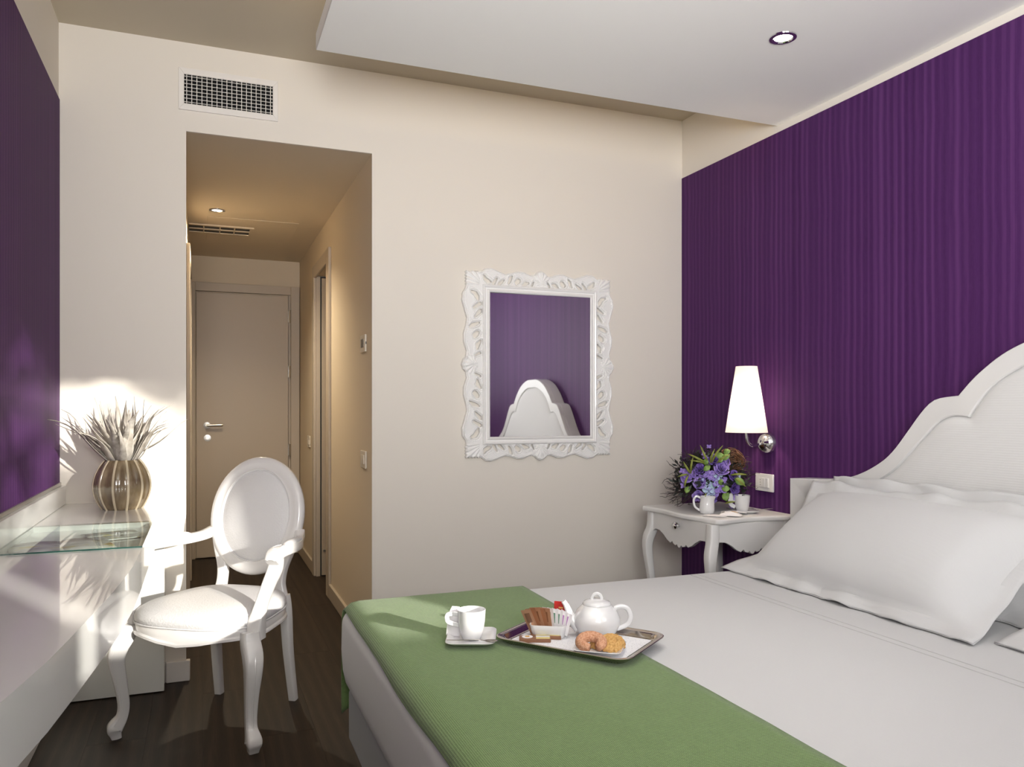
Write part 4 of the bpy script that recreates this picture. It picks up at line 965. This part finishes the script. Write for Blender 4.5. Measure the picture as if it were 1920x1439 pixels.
# sugar bowl with sachets
sbr = math.radians(-30)
sb = MB().loft([rrect(.078, .048, .012, 0), rrect(.082, .052, .013, .002), rrect(.094, .060, .012, .030), rrect(.097, .063, .012, .034), rrect(.093, .059, .010, .034), rrect(.080, .050, .012, .006), rrect(.06, .04, .01, .005)]).build('sugar_bowl', 'porcelain', sharp=50)
SB = Vector((.842, 1.868, TZ + .0034)); sb.location = SB; sb.rotation_euler = (0, 0, sbr); tag(sb, 'rectangular white porcelain bowl holding sachets on the steel tray', 'bowl')
def sachet(name, label, a, m, lean, h, group, pr_=None, yaw=0, lab=None):
    s = thing(name, label, 'sachet', tuple(SB + Matrix.Rotation(sbr, 3, 'Z') @ Vector((a, 0, .0075))), sbr, group)
    xf = Matrix.Rotation(lean, 4, 'Y') @ Matrix.Rotation(yaw, 4, 'Z')
    MB().grid(lambda u, v: (.0022 * math.sin(PI * u) * math.sin(PI * v), (u - .5) * .042, v * h), 7, 9, xf).grid(lambda u, v: (-.0022 * math.sin(PI * u) * math.sin(PI * v), (u - .5) * .042, v * h), 7, 9, xf).build('sachet_paper', m, s, sharp=180)
    if pr_: MB().grid(lambda u, v: (-.0006 - .0022 * math.sin(PI * (.2 + .6 * u)) * math.sin(PI * (.45 + .4 * v)), (u - .5) * .022, (.45 + .4 * v) * h), 5, 5, xf).build('print', pr_, s, sharp=180)
for i, nm in enumerate(('first', 'second', 'third', 'fourth', 'fifth')):
    sachet('sugar_sachet', f'brown sugar sachet, {nm} from the left in the white bowl', -.036 + i * .0082, 'kraft' if i % 2 else 'kraft2', -.42 + i * .07, .064 + .002 * (i % 3), 'sachets in the bowl', 'choc' if i % 2 == 0 else None, .85)
for i, nm in enumerate(('first', 'second', 'third', 'fourth', 'fifth')):
    sachet('sweetener_sachet', f'white printed sachet, {nm} after the brown ones in the white bowl', .003 + i * .0075, 'paper', -.10 + i * .085, .066 - .002 * i, 'sachets in the bowl', 'paper_green' if i < 3 else 'paper_pink', .85)
rd = thing('tea_bag_packet', 'red tea bag packet standing behind the teapot spout', 'tea bag', (.887, 1.893, TZ + .004), math.radians(-40))
xf = Matrix.Rotation(-.1, 4, 'X')
MB().box(-.019, .019, -.0025, .0025, 0, .078, xf).build('packet', 'red', rd, bevel=.001)
MB().box(-.012, .012, -.0031, -.0025, .052, .0545, xf).build('print', 'gold', rd); MB().box(-.006, .006, -.0031, -.0025, .060, .064, xf).build('print', 'gold', rd)
# chocolates
for k, (a, b, nm) in enumerate(((-.098, -.062, 'nearest the tray edge'), (-.088, -.022, 'beside the white bowl'))):
    ch = thing('wrapped_chocolate', f'striped brown and yellow wrapped chocolate {nm}', 'chocolate', on_tray(a, b, .0008), math.radians(-22 - 8 * k), 'chocolates on the tray'); ch.scale = (1.22,) * 3
    MB().loft([rrect(.066, .030, .003, 0), rrect(.066, .030, .003, .006), rrect(.062, .026, .003, .0075)]).build('wrapper', 'choc', ch)
    MB().lathe([(0, 0), (.0115, 0), (.0115, .0006), (0, .0006)], 20, Matrix.Translation((-.016, 0, .0076))).build('print', 'paper', ch)
    MB().lathe([(0, 0), (.005, 0), (.005, .0006), (0, .0006)], 14, Matrix.Translation((-.016, 0, .0083))).build('print', 'gold', ch)
    for q, (y0, y1, m) in enumerate(((-.013, -.005, 'yellow'), (-.005, -.0025, 'black_print'), (-.0025, .0045, 'paper'), (.0045, .007, 'black_print'), (.007, .013, 'yellow'))):
        MB().box(.002, .031, y0, y1, .0076, .0084).build('stripe', m, ch)
# plate of biscuits
square_saucer('plate', 'white square plate under the biscuits on the steel tray', on_tray(.080, -.052, .0006), math.radians(-53.4 + 16), .118, cat='plate')
pc = Vector(on_tray(.080, -.052, .0065))
mb = MB(); n = 40
path = []; rr = []
for i in range(n + 1):
    a = math.radians(-62 + 304 * i / n); e = min(i, n - i) / n; path.append((.0235 * math.cos(a) * (1 - .12 * (e < .08)), .0235 * math.sin(a), .0115)); rr.append(.0125 * (.72 + .28 * min(1, e * 5)) * (1 + .06 * noise.noise(Vector((i * .7, 0, 0)))))
ck = MB().sweep(path, rr, C16).build('horseshoe_biscuit', 'cookie_sugar', sharp=180); ck.location = pc + Vector((-.026, -.004, .008)); ck.rotation_euler = (Matrix.Rotation(.30, 3, Vector((.93, -.37, 0))) @ Matrix.Rotation(math.radians(-12), 3, 'Z')).to_euler(); ck.scale = (1.08,) * 3; tag(ck, 'pinkish sugared horseshoe biscuit on the white plate', 'biscuit', 'biscuits on the plate')
def swirl(u, v):
    a = 2 * PI * u; r = .033 * v; return (r * (1 + .04 * math.sin(14 * a) * v) * math.cos(a), r * (1 + .04 * math.sin(14 * a) * v) * math.sin(a), .0135 - .006 * v ** 3 - .008 * v ** 14 + .0026 * math.sin(v * 17 + a) * (v < .95))
for nm, lab, dp, rot, sc2 in (('round_biscuit', 'golden round biscuit with a swirled top on the white plate', (.026, -.010, .010), tuple((Matrix.Rotation(.28, 3, Vector((.93, -.37, 0)))).to_euler()), 1.06), ('round_biscuit', 'smaller golden biscuit tucked under the swirled one on the white plate', (.008, .014, .001), (0, 0, 1.4), .85)):
    ck = MB().grid(swirl, 84, 22, cu=True).lathe([(0, 0), (.030, 0), (.033, .003)], 84).build(nm, 'cookie_gold', sharp=180); ck.location = pc + Vector(dp); ck.rotation_euler = rot; ck.scale = (sc2,) * 3; tag(ck, lab, 'biscuit', 'biscuits on the plate')
# cup and saucer beside the tray
CP = Vector((.645, 1.915, BT + .0135))
square_saucer('saucer', 'white square saucer on the green throw beside the tray', tuple(CP), math.radians(-22), .126, dep=1.22)
c = thing('coffee_cup', 'white porcelain coffee cup with a squared handle on the green throw', 'cup', (CP.x, CP.y, CP.z + .0062), math.radians(-20)); wing_cup(c, -1, 1.03, True)
M['spoon'] = mat('spoon_steel', (.42, .40, .38), .2, metal=1)
sp = thing('coffee_spoon', 'steel coffee spoon resting across the saucer on the green throw', 'spoon', (CP.x - .008, CP.y - .062, CP.z + .0170), math.radians(-20))
MB().sweep(spl([(-.075, .0, .003), (-.04, 0, .002), (.0, 0, .003), (.022, 0, .0)], 5), [(.0034, .0011)] * 16, C8).build('spoon_handle', 'spoon', sp)
MB().grid(lambda u, v: (.036 + .018 * v * math.cos(2 * PI * u), .0105 * v * math.sin(2 * PI * u), .0005 - .004 * (1 - v * v)), 24, 6, cu=True).build('spoon_bowl', 'spoon', sp, solid=.0008, sharp=180)
wb = thing('wrapped_biscuit', 'flat white wrapper standing on the saucer behind the handle of the coffee cup', 'wrapper', (CP.x - .040, CP.y + .032, CP.z + .0075), math.radians(-20))
xf = Matrix.Rotation(.10, 4, 'Y') @ Matrix.Rotation(.12, 4, 'X')
MB().grid(lambda u, v: ((u - .5) * .036 * (1 - .45 * max(0, v - .7) / .3), -.0035 * math.sin(PI * u) * math.sin(PI * v), v * .080), 8, 10, xf).grid(lambda u, v: ((u - .5) * .036 * (1 - .45 * max(0, v - .7) / .3), .0035 * math.sin(PI * u) * math.sin(PI * v), v * .080), 8, 10, xf).build('wrapper_foil', 'paper', wb, sharp=180)
